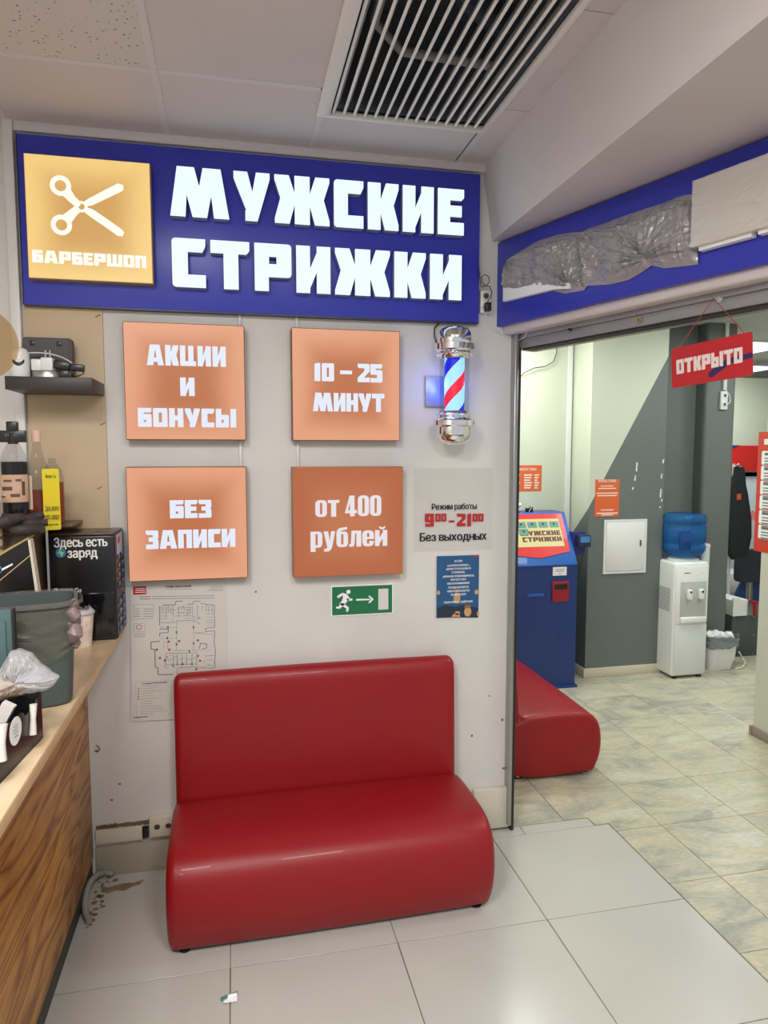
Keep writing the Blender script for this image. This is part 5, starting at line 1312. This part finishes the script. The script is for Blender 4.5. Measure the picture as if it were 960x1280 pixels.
obj('film', G().grid(bagpt, 90, 30), 'film_milky', t, ang=25)
cb_ = aty(2, 862, Yg)
g = G(); g.sphere((cb_.x-bx.x-.01, 0, cb_.z-ZT), .045, 1.2, .5, .6); g.sphere((cb_.x-bx.x+.03, .0, cb_.z-ZT-.005), .03, 1.1, .6, .5)
obj('contents', g, mat('bag_contents', (196, 150, 96), .6, var=.2, vscale=30), t, kind='stuff')

# ================================================================ SHELF AND WHAT STANDS ON IT
ZS1 = 2.118; ZS0 = 2.070; SX0 = aty(6, 480, 2.81).x; SX1 = -.515; SY = 2.81
t = thing('wall_shelf', 'black floating shelf on the beige panel at the left', 'shelf', ((SX0+SX1)/2, YW-.01, ZS0))
obj('board', G().box((SX0-SX1)/2, (SX1-SX0)/2, SY-YW+.01, 0, 0, ZS1-ZS0, bev=.0015), mat('shelf_black', (48, 40, 38), .45), t)
# router standing upright
def S_(px, py, Y): p = aty(px, py, Y); return p
Yr = 2.97
a, b = S_(28, 421, Yr), S_(91, 471, Yr)
t = thing('network_box', 'dark gray flat electronic box propped upright against the wall on the shelf', 'router', ((a.x+b.x)/2, Yr, ZS1))
w2 = (b.x-a.x)/2; hh = a.z-ZS1
obj('body', G().prism([rr(-w2, w2, 0, hh, .010)], 0, .045), mat('router_gray', (64, 58, 62), .5), t)
obj('bezel', G().prism([rr(-w2+.006, w2-.012, .006, hh-.006, .008)], -.002, .001), mat('router_face', (78, 72, 76), .55), t)
for x in (-w2+.035, w2-.045): obj('rubber_foot', G().box(x-.009, x+.009, -.005, 0, hh-.032, hh-.014, bev=.002), 'black', t)
Yc = 2.86
a, b = S_(12, 434, Yc), S_(38, 471, Yc)
t = thing('pet_camera', 'small white rounded home camera standing on the black shelf', 'camera', ((a.x+b.x)/2, Yc, ZS1))
w2 = (b.x-a.x)/2; hh = a.z-ZS1
obj('body', G().lathe([(0, 0), (w2*.96, 0), (w2, .005), (w2, hh*.62), (w2*.95, hh*.80), (w2*.76, hh*.93), (w2*.4, hh*.99), (.0, hh)], seg=32), 'white_plastic', t)
g = G()
def lens(u, v):
    a = math.radians(238+72*u); z = hh*(.36+.12*v)+hh*.12*(2*u-1)**2
    r_ = w2*1.0+.001*math.sin(PI*v); return Vector((r_*math.cos(a), r_*math.sin(a), z))
obj('lens_window', g.grid(lens, 14, 4), 'black', t)
obj('speaker_cap', G().lathe([(0, hh*.975), (w2*.5, hh*.955), (w2*.62, hh*.915)][::-1], seg=24), 'dgray', t)
obj('front_shell', G().lathe([(w2*.70, hh*.52), (w2*.78, hh*.6), (w2*.7, hh*.72)], 0, -w2*.32, 20), 'white_plastic', t)
a, b = S_(38, 463, 2.85), S_(73.5, 472, 2.85)
t = thing('metal_tin', 'low brushed silver base under the white power adapters on the shelf', 'tin', ((a.x+b.x)/2, 2.87, ZS1))
obj('tin', G().lathe([(0, 0), ((b.x-a.x)/2, 0), ((b.x-a.x)/2, a.z-ZS1-.003), ((b.x-a.x)/2-.003, a.z-ZS1), (0, a.z-ZS1)], seg=36, sy=.6), mat('brushed', (176, 172, 166), .3, .85), t)
tz = a.z
a, b = S_(38, 447, 2.85), S_(64, 463, 2.85)
t = thing('power_adapter', 'white power adapters clustered on the silver tin on the shelf', 'adapter', (a.x, 2.87, tz))
obj('adapter_block', G().box(0, .038, -.02, .02, 0, a.z-tz-.004, bev=.005), 'white_plastic', t)
obj('adapter_block', G().box(.036, .078, -.03, .02, 0, a.z-tz+.002, bev=.005), 'white', t)
obj('plug_pin', G().tube([(.05, -.01, a.z-tz), (.05, -.01, a.z-tz+.03)], .003, 8), 'alu', t)
obj('plug_pin', G().tube([(.066, -.01, a.z-tz), (.066, -.01, a.z-tz+.03)], .003, 8), 'alu', t)
P = [(36, 441), (48, 441), (62, 442), (76, 446), (86, 451), (92, 456)]
obj('adapter_cord', G().tube([S_(x, y, 2.93) for x, y in P], .0028, 6), 'white_plastic', label='white cord arching over the things on the black shelf', cat='cable')
a, b = S_(67, 450, 2.86), S_(88, 471, 2.86)
t = thing('cable_plug', 'black plugs and cable ends lying at the right of the shelf', 'plug', (a.x, 2.87, ZS1))
zc = S_(75, 456, 2.87).z-ZS1; Lp = b.x-a.x
obj('plug', G().box(0, Lp, -.02, .016, zc-.018, zc+.012, bev=.005, rot=Matrix.Rotation(.18, 4, 'Y')), 'black', t)
obj('plug', G().box(Lp*.9, Lp*.9+.055, -.012, .016, zc-.022, zc+.004, bev=.004, rot=Matrix.Rotation(.1, 4, 'Y')), 'black', t)
obj('box', G().box(Lp*.25, Lp*.9, -.01, .03, 0, zc-.02, bev=.004), 'black', t)
obj('cord', G().tube([(Lp*.9+.05, 0, zc-.01), (Lp*.9+.052, 0, zc-.03), (Lp*.9+.035, 0, .012), (Lp*.9, 0, .004)], .0022, 6), 'black', t)

# hanging globe lamp at the left edge
pg = aty(-27, 429, 1.9); rg = 45/FPX*(pg-C0).dot(FW)
t = thing('pendant_lamp', 'amber glass globe pendant lamp hanging at the left edge', 'lamp', (pg.x, 1.9, pg.z))
obj('globe', G().sphere((0, 0, 0), rg, seg=40, rings=24), 'amber', t)
obj('socket', G().lathe([(0, rg+.06), (.02, rg+.058), (.024, rg+.01), (.022, rg-.012), (0, rg-.012)][::-1], seg=24), MATS['brass'], t)
obj('filament', G().tube([(.0, 0, rg-.01), (-.012, 0, .0), (-.006, 0, -.03), (0, 0, 0), (.006, 0, -.03), (.012, 0, .0), (.002, 0, rg-.01)], .0012, 6), emat('filament', (255, 200, 120), 6), t)
obj('cord', G().tube([(0, 0, rg+.05), (0, 0, ZC-pg.z)], .003, 6), 'black', t)

# ================================================================ INNER ROOM
# kiosk
KY = 4.88; KX0, KX1 = 2.06, 2.59
pt = atx(705, 640, KX1); pm = atx(718, 706, KX1)
t = thing('payment_kiosk', 'blue and red self-service kiosk with slanted touch screen inside the salon', 'kiosk', ((KX0+KX1)/2, KY, 0))
kw = (KX1-KX0)/2; zt_, zm = pt.z, aty(718, 706, KY).z; dt = pt.y-KY
prof_ = [(0, .0), (0, zm), (dt, zt_), (dt+.22, zt_), (dt+.22, 0)]
obj('cabinet', G().prism([prof_], -kw, kw, fn=lambda X, Z, Y: Vector((Y, X, Z))), 'blue_metal', t, ang=20)
obj('base_plate', G().box(-kw-.01, kw+.015, -.02, dt+.24, 0, .02, bev=.003), 'blue_metal', t)
sl = math.atan2(dt, zt_-zm); SLH = math.hypot(dt, zt_-zm)
hd = bpy.data.objects.new('head', None)
def headpart(nm, g, m, **k):
    o = obj(nm, g, m, t, **k); o.location = (0, 0, zm); o.rotation_euler = (-sl, 0, 0); return o
headpart('head_panel', G().box(-kw, kw, -.006, 0.01, 0, SLH, bev=.002), 'blue_light')
A_ = lambda u, v: (-kw+u*2*kw, v*SLH)
headpart('red_fascia', G().prism([[A_(.02, .20), A_(.45, .13), A_(.93, .24), A_(.94, .96), A_(.02, .96)]], -.012, -.006), 'red_metal')
headpart('touch_screen', G().prism([[A_(.12, .34), A_(.86, .34), A_(.86, .86), A_(.12, .86)]], -.014, -.011), emat('screen_yellow', (222, 214, 150), 1.0))
g = G()
DKR = mat('screen_text', (100, 44, 30), .4)
blockg(g, 'МУЖСКИЕ', A_(.20, 0)[0], A_(.84, 0)[0], A_(0, .545)[1], A_(0, .635)[1], -.0152, -.0142, .07); blockg(g, 'СТРИЖКИ', A_(.22, 0)[0], A_(.84, 0)[0], A_(0, .43)[1], A_(0, .52)[1], -.0152, -.0142, .07)
headpart('screen_lettering', g, DKR, smooth=False, kind='stuff')
for u, v in ((.17, .69), (.345, .69), (.52, .69), (.695, .69), (.19, .56)):
    headpart('screen_button', G().box(A_(u, v)[0], A_(u+.15, v)[0], -.0165, -.0154, A_(u, v)[1], A_(u, v+.115)[1]), emat('screen_teal', (112, 160, 140), 1.0))
    gg = G(); cxx, czz = A_(u+.075, v+.07); gg.prism([ring_pts(cxx, czz, .009, 10)], -.0172, -.0165); headpart('button_icon', gg, 'print_black')
lk = lambda px, py: (aty(px, py, KY).x-t.location.x, aty(px, py, KY).z)
a, b = lk(691, 709), lk(708, 719); obj('paper_label', G().box(a[0], b[0], -.003, 0, b[1], a[1]), 'print_white', t)
g = G(); 
for k, wd in ((.3, .07), (.5, .06), (.78, .02)): g.box((a[0]+b[0])/2-wd/2, (a[0]+b[0])/2+wd/2, -.0035, -.003, a[1]+(b[1]-a[1])*k-.002, a[1]+(b[1]-a[1])*k+.002)
obj('label_print', g, 'print_gray', t, kind='stuff')
a, b = lk(690, 727), lk(710, 751); sl_ = obj('bill_acceptor', G().box(a[0], b[0], -.012, 0, b[1], a[1], bev=.004), 'red_dark', t)
a, b = lk(692.5, 730), lk(708, 736); obj('bill_slot', G().box(a[0], b[0], -.018, -.010, b[1], a[1], bev=.002), 'black', sl_)
a, b = lk(659, 742.5), lk(680, 745); obj('receipt_slot', G().box(a[0], b[0], -.004, 0, b[1], a[1]), 'blue_light', t)
a = lk(698, 795); obj('lock', G().lathe([(0, 0), (.006, 0), (.006, .003), (0, .003)], seg=12), 'black', t, loc=(a[0], 0, a[1])).rotation_euler = (PI/2, 0, 0)
# card terminal on its side
t2 = thing('card_terminal', 'dark card terminal on a violet bracket at the side of the kiosk', 'card terminal', (KX1, KY+.12, 0))
Yt = KY+.10
f_ = lambda px, py, Y=Yt: (aty(px, py, Y).x-KX1, aty(px, py, Y).z)
a, b = f_(712, 665), f_(731, 693)
obj('bracket', G().box(.0, b[0], -.02, -.01, b[1], a[1], bev=.002).box(.0, .02, -.03, .05, b[1], a[1]), mat('bracket_violet', (44, 40, 116), .35), t2)
a, b = f_(720, 668), f_(733, 683)
dv_ = obj('device', G().box(a[0], b[0]+.01, -.075, -.03, b[1], a[1], bev=.006), mat('device_dark', (40, 50, 72), .35), t2)
obj('device_screen', G().box(a[0]+.012, b[0]-.002, -.077, -.074, (a[1]+b[1])/2-.01, a[1]-.012), emat('device_blue', (70, 130, 180), .8), dv_)
P = [(728, 692), (727, 704), (724, 716), (720, 727), (718, 733)]
obj('cord', G().tube([Vector((f_(x, y)[0], -.02, f_(x, y)[1])) for x, y in P], .003, 6), 'black', t2)
# small things on the kiosk
q = aty(648, 640, pt.y+.06)
t3 = thing('desk_clock', 'small round white device with black mark on top of the kiosk', 'device', (q.x, pt.y+.08, zt_))
obj('body', G().box(-.07, .035, -.02, .02, 0, .075, bev=.018, seg=4), 'white_plastic', t3)
obj('black_mark', G().tube([(-.02, -.021, .02), (.02, -.021, .055)], .003, 6), 'black', t3)
t4 = thing('key_fob', 'small black gadget with white stripe lying on top of the kiosk', 'gadget', (aty(660, 636, pt.y+.08).x, pt.y+.08, zt_))
obj('body', G().box(-.02, .02, -.02, .02, 0, .03, bev=.005).box(.018, .038, -.018, .02, 0, .04, bev=.006), 'black', t4)
obj('stripe', G().tube([(.0, -.022, .002), (.024, -.022, .045)], .002, 6), 'white', t4)
# posters
t, loc, d, w_, h_ = flat('price_poster', 'orange price list poster on the cream wall above the kiosk', 'poster', (636, 581), (636, 614), (677, 582), (677, 614), 'orange_paper', Y=YB-.002, th=.002)
g = G(); 
a_ = loc(660, 587); txt(g, 'МУЖСКАЯ СТРИЖКА', a_[0], d-.001, a_[1], .03, .02, width=.15)
for k in range(6):
    for (xa, xb) in ((646, 650), (655, 665), (668, 674)):
        p_, q_ = loc(xa, 593+k*3.2), loc(xb-(k % 3), 594.6+k*3.2); g.box(p_[0], q_[0], d-.0006, d, q_[1], p_[1])
obj('printed_lines', g, mat('poster_pale', (240, 215, 200), .5), t, kind='stuff')
t, loc, d, w_, h_ = flat('notice_poster', 'orange poster with white print on the gray and cream pillar', 'poster', (744, 599), (743.5, 645.5), (774.5, 599.5), (773.5, 646), 'orange_paper', Y=YP-.002, th=.002)
g = G(); a_ = loc(759, 601.5); txt(g, 'МУЖСКИЕ СТРИЖКИ', a_[0], d-.001, a_[1], .03, .025, width=.155)
for y, wd in ((607, 16), (610, 22), (616, 27), (619, 24), (637, 16), (641, 26), (643, 14)): p_, q_ = loc(759-wd/2, y), loc(759+wd/2, y+1); g.box(p_[0], q_[0], d-.0006, d, q_[1], p_[1])
obj('printed_lines', g, mat('poster_pale', (240, 215, 200), .5), t, kind='stuff')
# cabinet hatch
A, B = aty(756, 650, YP-.01), aty(807, 717, YP-.01); A2, B2 = aty(757, 716, YP-.01), aty(806.5, 649, YP-.01)
x0, x1, z0, z1 = A.x, B.x, (B.z+A2.z)/2, (A.z+B2.z)/2
t = thing('electrical_cabinet', 'white metal electrical cabinet door on the gray pillar', 'electrical cabinet', (x0, YP, z0)); w_, h_ = x1-x0, z1-z0
obj('frame', G().prism([[(0, 0), (w_, 0), (w_, h_), (0, h_)], [(.018, .018), (w_-.018, .018), (w_-.018, h_-.018), (.018, h_-.018)]], -.010, 0), 'white', t)
dr = obj('door', G().box(.020, w_-.020, -.013, 0, .020, h_-.020, bev=.002), 'white', t)
obj('handle', G().box(w_-.065, w_-.052, -.019, -.012, h_*.5, h_*.5+.05, bev=.003), 'dgray', dr)
# water cooler
CY = 4.87
def fc(px, py, Y=CY): return aty(px, py, Y)
cxl, cxr = fc(842, 760).x, fc(884.5, 760).x; cw = (cxr-cxl)/2; zc1 = (fc(860, 703).z); 
t = thing('water_cooler', 'white floor-standing water cooler beside the gray pillar', 'water cooler', ((cxl+cxr)/2, CY, 0))
obj('body', G().box(-cw, cw, 0, .30, .02, zc1, bev=.022, seg=4), 'white_plastic', t)
zf = lambda py: fc(865, py).z
obj('door_panel', G().box(-cw+.012, cw-.006, -.006, .01, .04, zf(780.5), bev=.004), mat('cooler_panel', (208, 210, 206), .3), t)
obj('fascia', G().box(-cw+.012, cw-.006, -.006, .01, zf(779), zc1-.03, bev=.004), 'white_plastic', t)
nx0, nx1 = fc(850, 740).x-t.location.x, fc(882, 740).x-t.location.x
obj('dispensing_recess', G().box(nx0, nx1, -.0085, -.005, zf(771), zf(727), bev=.002), mat('cooler_recess', (178, 180, 174), .35), t)
obj('drip_tray', G().box(nx0, nx1, -.03, -.004, zf(777.5), zf(770.5), bev=.008, seg=3), 'white_plastic', t)
for px, c in ((859.5, 'print_red'), (874, 'print_black')):
    xx = fc(px, 740).x-t.location.x; tp_ = obj('tap', G().box(xx-.019, xx+.019, -.045, -.008, zf(748.5), zf(736), bev=.008, seg=3), 'white_plastic', t)
    obj('tap_mark', G().box(xx-.010, xx+.010, -.047, -.045, zf(740), zf(737.5)), c, tp_)
g = G(); txt(g, 'AQUA', fc(858, 716).x-t.location.x, -.0065, zf(716), .016, .02) if False else g.box(fc(855, 716).x-t.location.x, fc(862.5, 716).x-t.location.x, -.0068, -.006, zf(716.6), zf(715.4)); obj('maker_mark', g, 'print_gray', t)
obj('indicator', G().lathe([(0, 0), (.006, 0), (.005, .002), (0, .002)], seg=12), 'paper', t, loc=(fc(878, 716).x-t.location.x, -.006, zf(716))).rotation_euler = (PI/2, 0, 0)
g = G()
for k in range(12): g.box(-cw-.002, -cw+.002, .05, .20, .55+k*.016, .558+k*.016)
obj('vent_slats', g, mat('vent_gray', (150, 150, 148), .4), t, kind='stuff')
for x in (-cw+.03, cw-.06): obj('foot', G().box(x, x+.03, .01, .04, 0, .022), 'black', t)
obj('foot', G().box(-cw+.03, -cw+.06, .25, .28, 0, .022), 'black', t); obj('foot', G().box(cw-.06, cw-.03, .25, .28, 0, .022), 'black', t)
bx0, bx1 = aty(832, 670, CY+.16).x, aty(877.5, 670, CY+.16).x; br = (bx1-bx0)/2; bxc = (bx0+bx1)/2-t.location.x
zz = lambda py: aty(855, py, CY+.16).z
obj('bottle_collar', G().lathe([(.12, zc1-.002), (.12, zc1+.012), (.09, zc1+.022), (.07, zc1+.024)], bxc, .16, 32), 'white_plastic', t)
t5 = thing('water_bottle', 'large translucent blue water bottle upside down on the white cooler', 'water bottle', (bxc+t.location.x, CY+.16, 0))
P = [(.03, 702), (.035, 698), (.075, 696), (br*.86, 691), (br*.97, 687), (br, 683), (br, 681), (br*.95, 679), (br*.95, 677), (br, 675), (br, 658), (br*.95, 656), (br*.95, 653), (br, 651), (br, 647), (br*.95, 643.5), (br*.80, 641.5), (br*.4, 642.5), (0, 643)]
obj('shell', G().lathe([(r_, zz(y)) for r_, y in P], seg=40), 'bottle_blue', t5)
obj('water', G().lathe([(0, zz(697)), (.07, zz(695)), (br*.9, zz(688)), (br*.92, zz(662)), (0, zz(662))], seg=32), film('water', (40, 120, 190), .35, .05), t5)
obj('handle', G().box(-br*.80, -br*.28, -br*.98, -br*.72, zz(684), zz(661), bev=.012), mat('bottle_dark', (14, 60, 130), .2), t5)
t6 = thing('cup_holder', 'tall white disposable cup holder on the right side of the cooler', 'cup holder', (aty(882, 700, CY+.14).x, CY+.15, 0))
zh = lambda py: aty(882, py, CY+.15).z
obj('tube', G().lathe([(.034, zh(705)-.03), (.036, zh(704)), (.036, zh(681)), (.034, zh(679.5)), (0, zh(679))], seg=24), mat('holder_white', (205, 208, 206), .3), t6)
obj('rim', G().lathe([(.037, zh(684)), (.039, zh(683)), (.039, zh(681)), (.036, zh(680))], seg=24), 'paper', t6)
# bin beside cooler
pb_ = atz(899, 842, 0); YBn = 5.00
bl, brx = aty(886, 800, YBn).x, aty(927, 800, YBn).x
t = thing('waste_bin', 'white plastic bin full of crumpled paper beside the water cooler', 'bin', ((bl+brx)/2-.02, YBn+.08, 0))
hb_ = aty(900, 800, YBn).z; hw = (brx-bl)/2*.9
obj('body', G().loft([sqring(0, 0, hw*.84, .09, .0), sqring(0, 0, hw*.86, .095, .01), sqring(0, 0, hw, .115, hb_), sqring(0, 0, hw*.97, .11, hb_), sqring(0, 0, hw*.84, .09, .02)]), 'white_plastic', t)
obj('gray_base', G().loft([sqring(.03, 0, hw*.72, .093, .0), sqring(.03, 0, hw*.75, .098, hb_*.3)]), mat('bin_base', (150, 152, 144), .4), t)
def bag2(u, v):
    q = 2*PI*u; c, s_ = math.cos(q), math.sin(q); f = (abs(c)**5+abs(s_)**5)**(-.2); k = 1.05+.07*noise.noise(Vector((q*3, v*4, 0)))
    z = hb_+.035-.10*v+.03*noise.noise(Vector((q*2.2, v, 3))); return Vector((hw*c*f*k, .118*s_*f*k, z))
obj('bin_liner', G().grid(bag2, 60, 8), mat('liner_gray', (120, 128, 130), .3), t, ang=30)
random.seed(21)
for k in range(7):
    g = G(); b_ = bmesh.new(); bmesh.ops.create_icosphere(b_, subdivisions=2, radius=.042)
    for v in b_.verts: v.co *= 1+.35*noise.noise(v.co*30+Vector((k, 0, 0)))
    g._merge(b_, Matrix.Translation((-.11+.037*k, random.uniform(-.05, .03), hb_+.012+random.uniform(-.012, .03)))); obj('paper_ball', g, 'print_white', t, ang=10)
obj('extension_lead', G().tube([atz(920, 836, .01), atz(928, 834, .01), atz(932, 828, .02), atz(928, 822, .04), aty(924, 815, 5.05)], .006, 8), 'white_plastic', label='white cord looping on the floor beside the white bin', cat='cable')
# socket on gray column with conduit
Yk = 5.235
q, r_ = aty(905.5, 484, Yk), aty(905.5, 512, Yk)
t = thing('wall_socket', 'white double socket with cable on the gray column under the open sign', 'socket', (q.x, 5.25, 0))
obj('plate', G().box(-.032, .036, -.022, 0, r_.z, aty(905, 489, Yk).z, bev=.005), 'white_plastic', t)
for py in (494.5, 505.5): obj('outlet', outlet_g(), ['white_plastic', 'dgray'], t, loc=(.004, -.022, aty(905, py, Yk).z)).rotation_euler = (PI/2, 0, 0)
obj('conduit', G().box(-.008, .022, -.020, 0, aty(905, 488, Yk).z, ZI, bev=.002), 'white', t)
obj('cord', G().tube([aty(a_, b_, 5.21)-Vector((q.x, 5.25, 0)) for a_, b_ in ((908, 488), (912, 494), (913, 502), (909, 506), (907, 505))], .004, 6), 'white_plastic', t)
# hanging wire upper left of inner room
obj('hanging_wire', G().tube([aty(a_, b_, YB-.03) for a_, b_ in ((692, 415), (695, 430), (696, 440), (692, 452), (682, 458), (668, 460), (655, 466), (645, 477), (640, 490))], .004, 6), 'dgray', label='thin dark wire curving down the cream wall behind the shutter housing', cat='cable')
# poster on the partition
XP = 3.285
z1_ = atx(952, 540, XP-.002).z; z0_ = atx(952, 690, XP-.002).z; y0_ = atx(946, 600, XP-.002).y
t = thing('rules_poster', 'tall red-bordered poster with white text blocks on the partition at the right edge', 'poster', (XP, y0_, z0_), rotz=-PI/2)
h_ = z1_-z0_; w_ = .62
obj('sheet', G().box(0, w_, -.003, 0, 0, h_), mat('poster_red', (206, 62, 44), .45), t)
random.seed(2)
zz_ = h_-.12
for k in range(6):
    hh = (h_-.20)/6; obj('text_block', G().prism([rr(.035, w_-.03, zz_-hh+.006, zz_, .01)], -.0038, -.003), 'print_white', t)
    g = G(); g.box(.06, .06+.2+.05*(k % 3), -.0044, -.0038, zz_-.028, zz_-.012)
    for j in range(4): g.box(.06, .06+.36+.05*((j+k) % 3), -.0044, -.0038, zz_-.050-j*.018, zz_-.043-j*.018)
    obj('printed_lines', g, 'print_gray', t, kind='stuff'); zz_ -= hh
g = G(); g.box(.05, .35, -.0036, -.003, h_-.08, h_-.045); obj('heading', g, 'print_white', t)

# things glimpsed past the gray column
def bxp(px0, px1, py0, py1, Y): a_, b_ = aty(px0, (py0+py1)/2, Y), aty(px1, (py0+py1)/2, Y); m_ = (px0+px1)/2; return a_.x, b_.x, aty(m_, py1, Y).z, aty(m_, py0, Y).z
x0, x1, z0, z1 = bxp(914, 960, 769, 828, 5.30)
t = thing('reception_desk', 'dark gray riveted desk base with white top behind the bin', 'desk', (x0, 5.30, 0))
obj('base', G().box(0, .75, 0, .5, 0, z1, bev=.004), mat('desk_gray', (72, 78, 76), .5), t)
for px, py in ((918, 771), (942, 771), (942, 794), (941, 817)):
    q = aty(px, py, 5.295); obj('rivet', G().sphere((q.x-x0, -.002, q.z), .007, seg=10, rings=6), 'alu', t)
_, _, _, z2 = bxp(914, 945, 747, 770, 5.30)
obj('top', G().box(0, .16, .0, .45, z1, z2-.02, bev=.008).prism([[(-.01, z1+.004), (-.01, z2), (.05, z2), (.12, z2-.05), (.13, z1+.004)]], -.02, .0), 'white_plastic', t)
a_ = aty(939, 757, 5.28)
obj('red_bumper', G().tube([(a_.x-x0-.02, -.03, z2-.03), (a_.x-x0+.03, -.03, z2-.035), (a_.x-x0+.035, -.03, z1+.01)], .018, 10), 'red_dark', t)
t = thing('barber_chair', 'dark padded chair back and blue side panel behind the desk', 'chair', (aty(935, 707, 6.35).x, 6.40, 0))
x0, x1, z0, z1 = bxp(924, 956, 687, 728, 6.35)
obj('backrest', G().prism([rr(x0-t.location.x, x1-t.location.x, z0, z1, .05)], -.05, .03), mat('chair_dark', (48, 48, 60), .5), t)
a_ = [aty(*q, 6.43) for q in ((930, 722), (960, 722), (960, 760), (912, 760))]
obj('blue_panel', G().prism([[(q.x-t.location.x, q.z) for q in a_]], -.0+.03, .06), mat('chair_blue', (30, 58, 110), .5), t)
obj('pedestal', G().lathe([(0, 0), (.22, 0), (.22, .02), (.05, .05), (.05, z0+.1), (0, z0+.1)], .1, .05, 24), 'alu', t)
t = thing('white_stool', 'white rounded stool seat glimpsed below the black jacket', 'stool', (aty(920, 730, 7.0).x, 7.05, 0))
x0, x1, z0, z1 = bxp(908, 930, 708, 742, 7.0)
obj('seat', G().box(-.14, .12, -.1, .2, z0, z1-.06, bev=.03, seg=3), 'white_plastic', t)
obj('column', G().lathe([(0, 0), (.16, 0), (.16, .02), (.03, .04), (.03, z0), (0, z0)], 0, .05, 20), 'alu', t)
Yj = 6.1
t = thing('jacket', 'black jacket with orange label hanging on a hook by the white door', 'jacket', (aty(927, 640, Yj).x, Yj, 0))
J = [(920, 592), (921, 583), (925, 582), (927, 604), (930, 615), (936, 650), (936, 672), (931, 696), (915, 700), (908, 690), (908, 610)]
g = G(); pts = [(aty(a_, b_, Yj).x-t.location.x, aty(a_, b_, Yj).z) for a_, b_ in J]
g.loft([[Vector((x_*s_, y_, (z_-1.4)*(.5+.5*s_)+1.4)) for x_, z_ in pts] for y_, s_ in ((-.06, .78), (-.045, .95), (0, 1.0), (.045, .95), (.06, .8))])
obj('garment', g, mat('jacket_black', (34, 34, 38), .8, bump=.3, bscale=14), t)
a_ = aty(924, 621, Yj-.07); obj('orange_label', G().box(a_.x-t.location.x-.025, a_.x-t.location.x+.02, -.072, -.064, a_.z-.03, a_.z+.03), 'orange_paper', t)
a_ = aty(923, 590, Yj); obj('hanger_hook', G().tube([(a_.x-t.location.x, 0, a_.z-.04), (a_.x-t.location.x, 0, a_.z+.02), (a_.x-t.location.x+.02, .02, a_.z+.045)], .008, 8), 'white', t)
struct('wall_hook_panel', G().box(4.65, 4.78, 6.2, 6.26, 0, 0.01), 'white') if False else None
t = thing('coat_stand', 'thin white coat stand holding the black jacket', 'coat stand', (aty(923, 590, Yj).x+.03, Yj+.11, 0))
obj('pole', G().tube([(0, 0, .02), (0, 0, 1.72)], .014, 10), 'white', t)
obj('base', G().lathe([(0, 0), (.16, 0), (.16, .015), (.02, .03), (0, .03)], seg=24), 'white', t)
obj('peg', G().tube([(0, 0, 1.68), (-.03, -.06, 1.69), (-.03, -.11, 1.72)], .008, 8), 'white', t)
# white door, red banner on the far wall
YF = 7.4
x0, x1, z0, z1 = bxp(905, 946, 590, 730, YF)
struct('door_1', G().box(x0-.2, x1+.4, YF, YF+.05, 0, z1, bev=.004), mat('door_white', (205, 216, 224), .35))
x0, x1, z0, z1 = bxp(917, 962, 557, 589, YF-.1)
t = thing('banner', 'red wall banner with blue corner above the white door in the back', 'banner', (x0, YF-.05, z0)); h_ = z1-z0
obj('red_field', G().prism([[(-.3, 0), (-.3, h_), (.9, h_), (.9, 0)]], -.02, 0), 'red_metal', t)
obj('blue_corner', G().prism([[(-.31, h_*.5), (-.31, h_+.004), (.10, h_+.004)]], -.026, -.02), 'blue_metal', t)
x0, x1, z0, z1 = bxp(905, 946, 472, 560, YF)
struct('wall_far_upper', G().box(x0-.3, x1+1.5, YF, YF+.1, z1-1.2, z1, bev=.002), 'cream')
a_ = aty(940, 645, 6.9); t = thing('notice_card', 'pale pink card sticking out beside the black jacket', 'card', (a_.x, 6.9, a_.z))
obj('card', G().box(-.03, .07, -.004, 0, -.04, .05, rot=Matrix.Rotation(.5, 4, 'Y')), mat('card_pink', (226, 140, 140), .5), t)
obj('wall_arm', G().tube([(.02, 0, 0), (.02, YF-6.9-.001, 0)], .006, 8), 'alu', t)
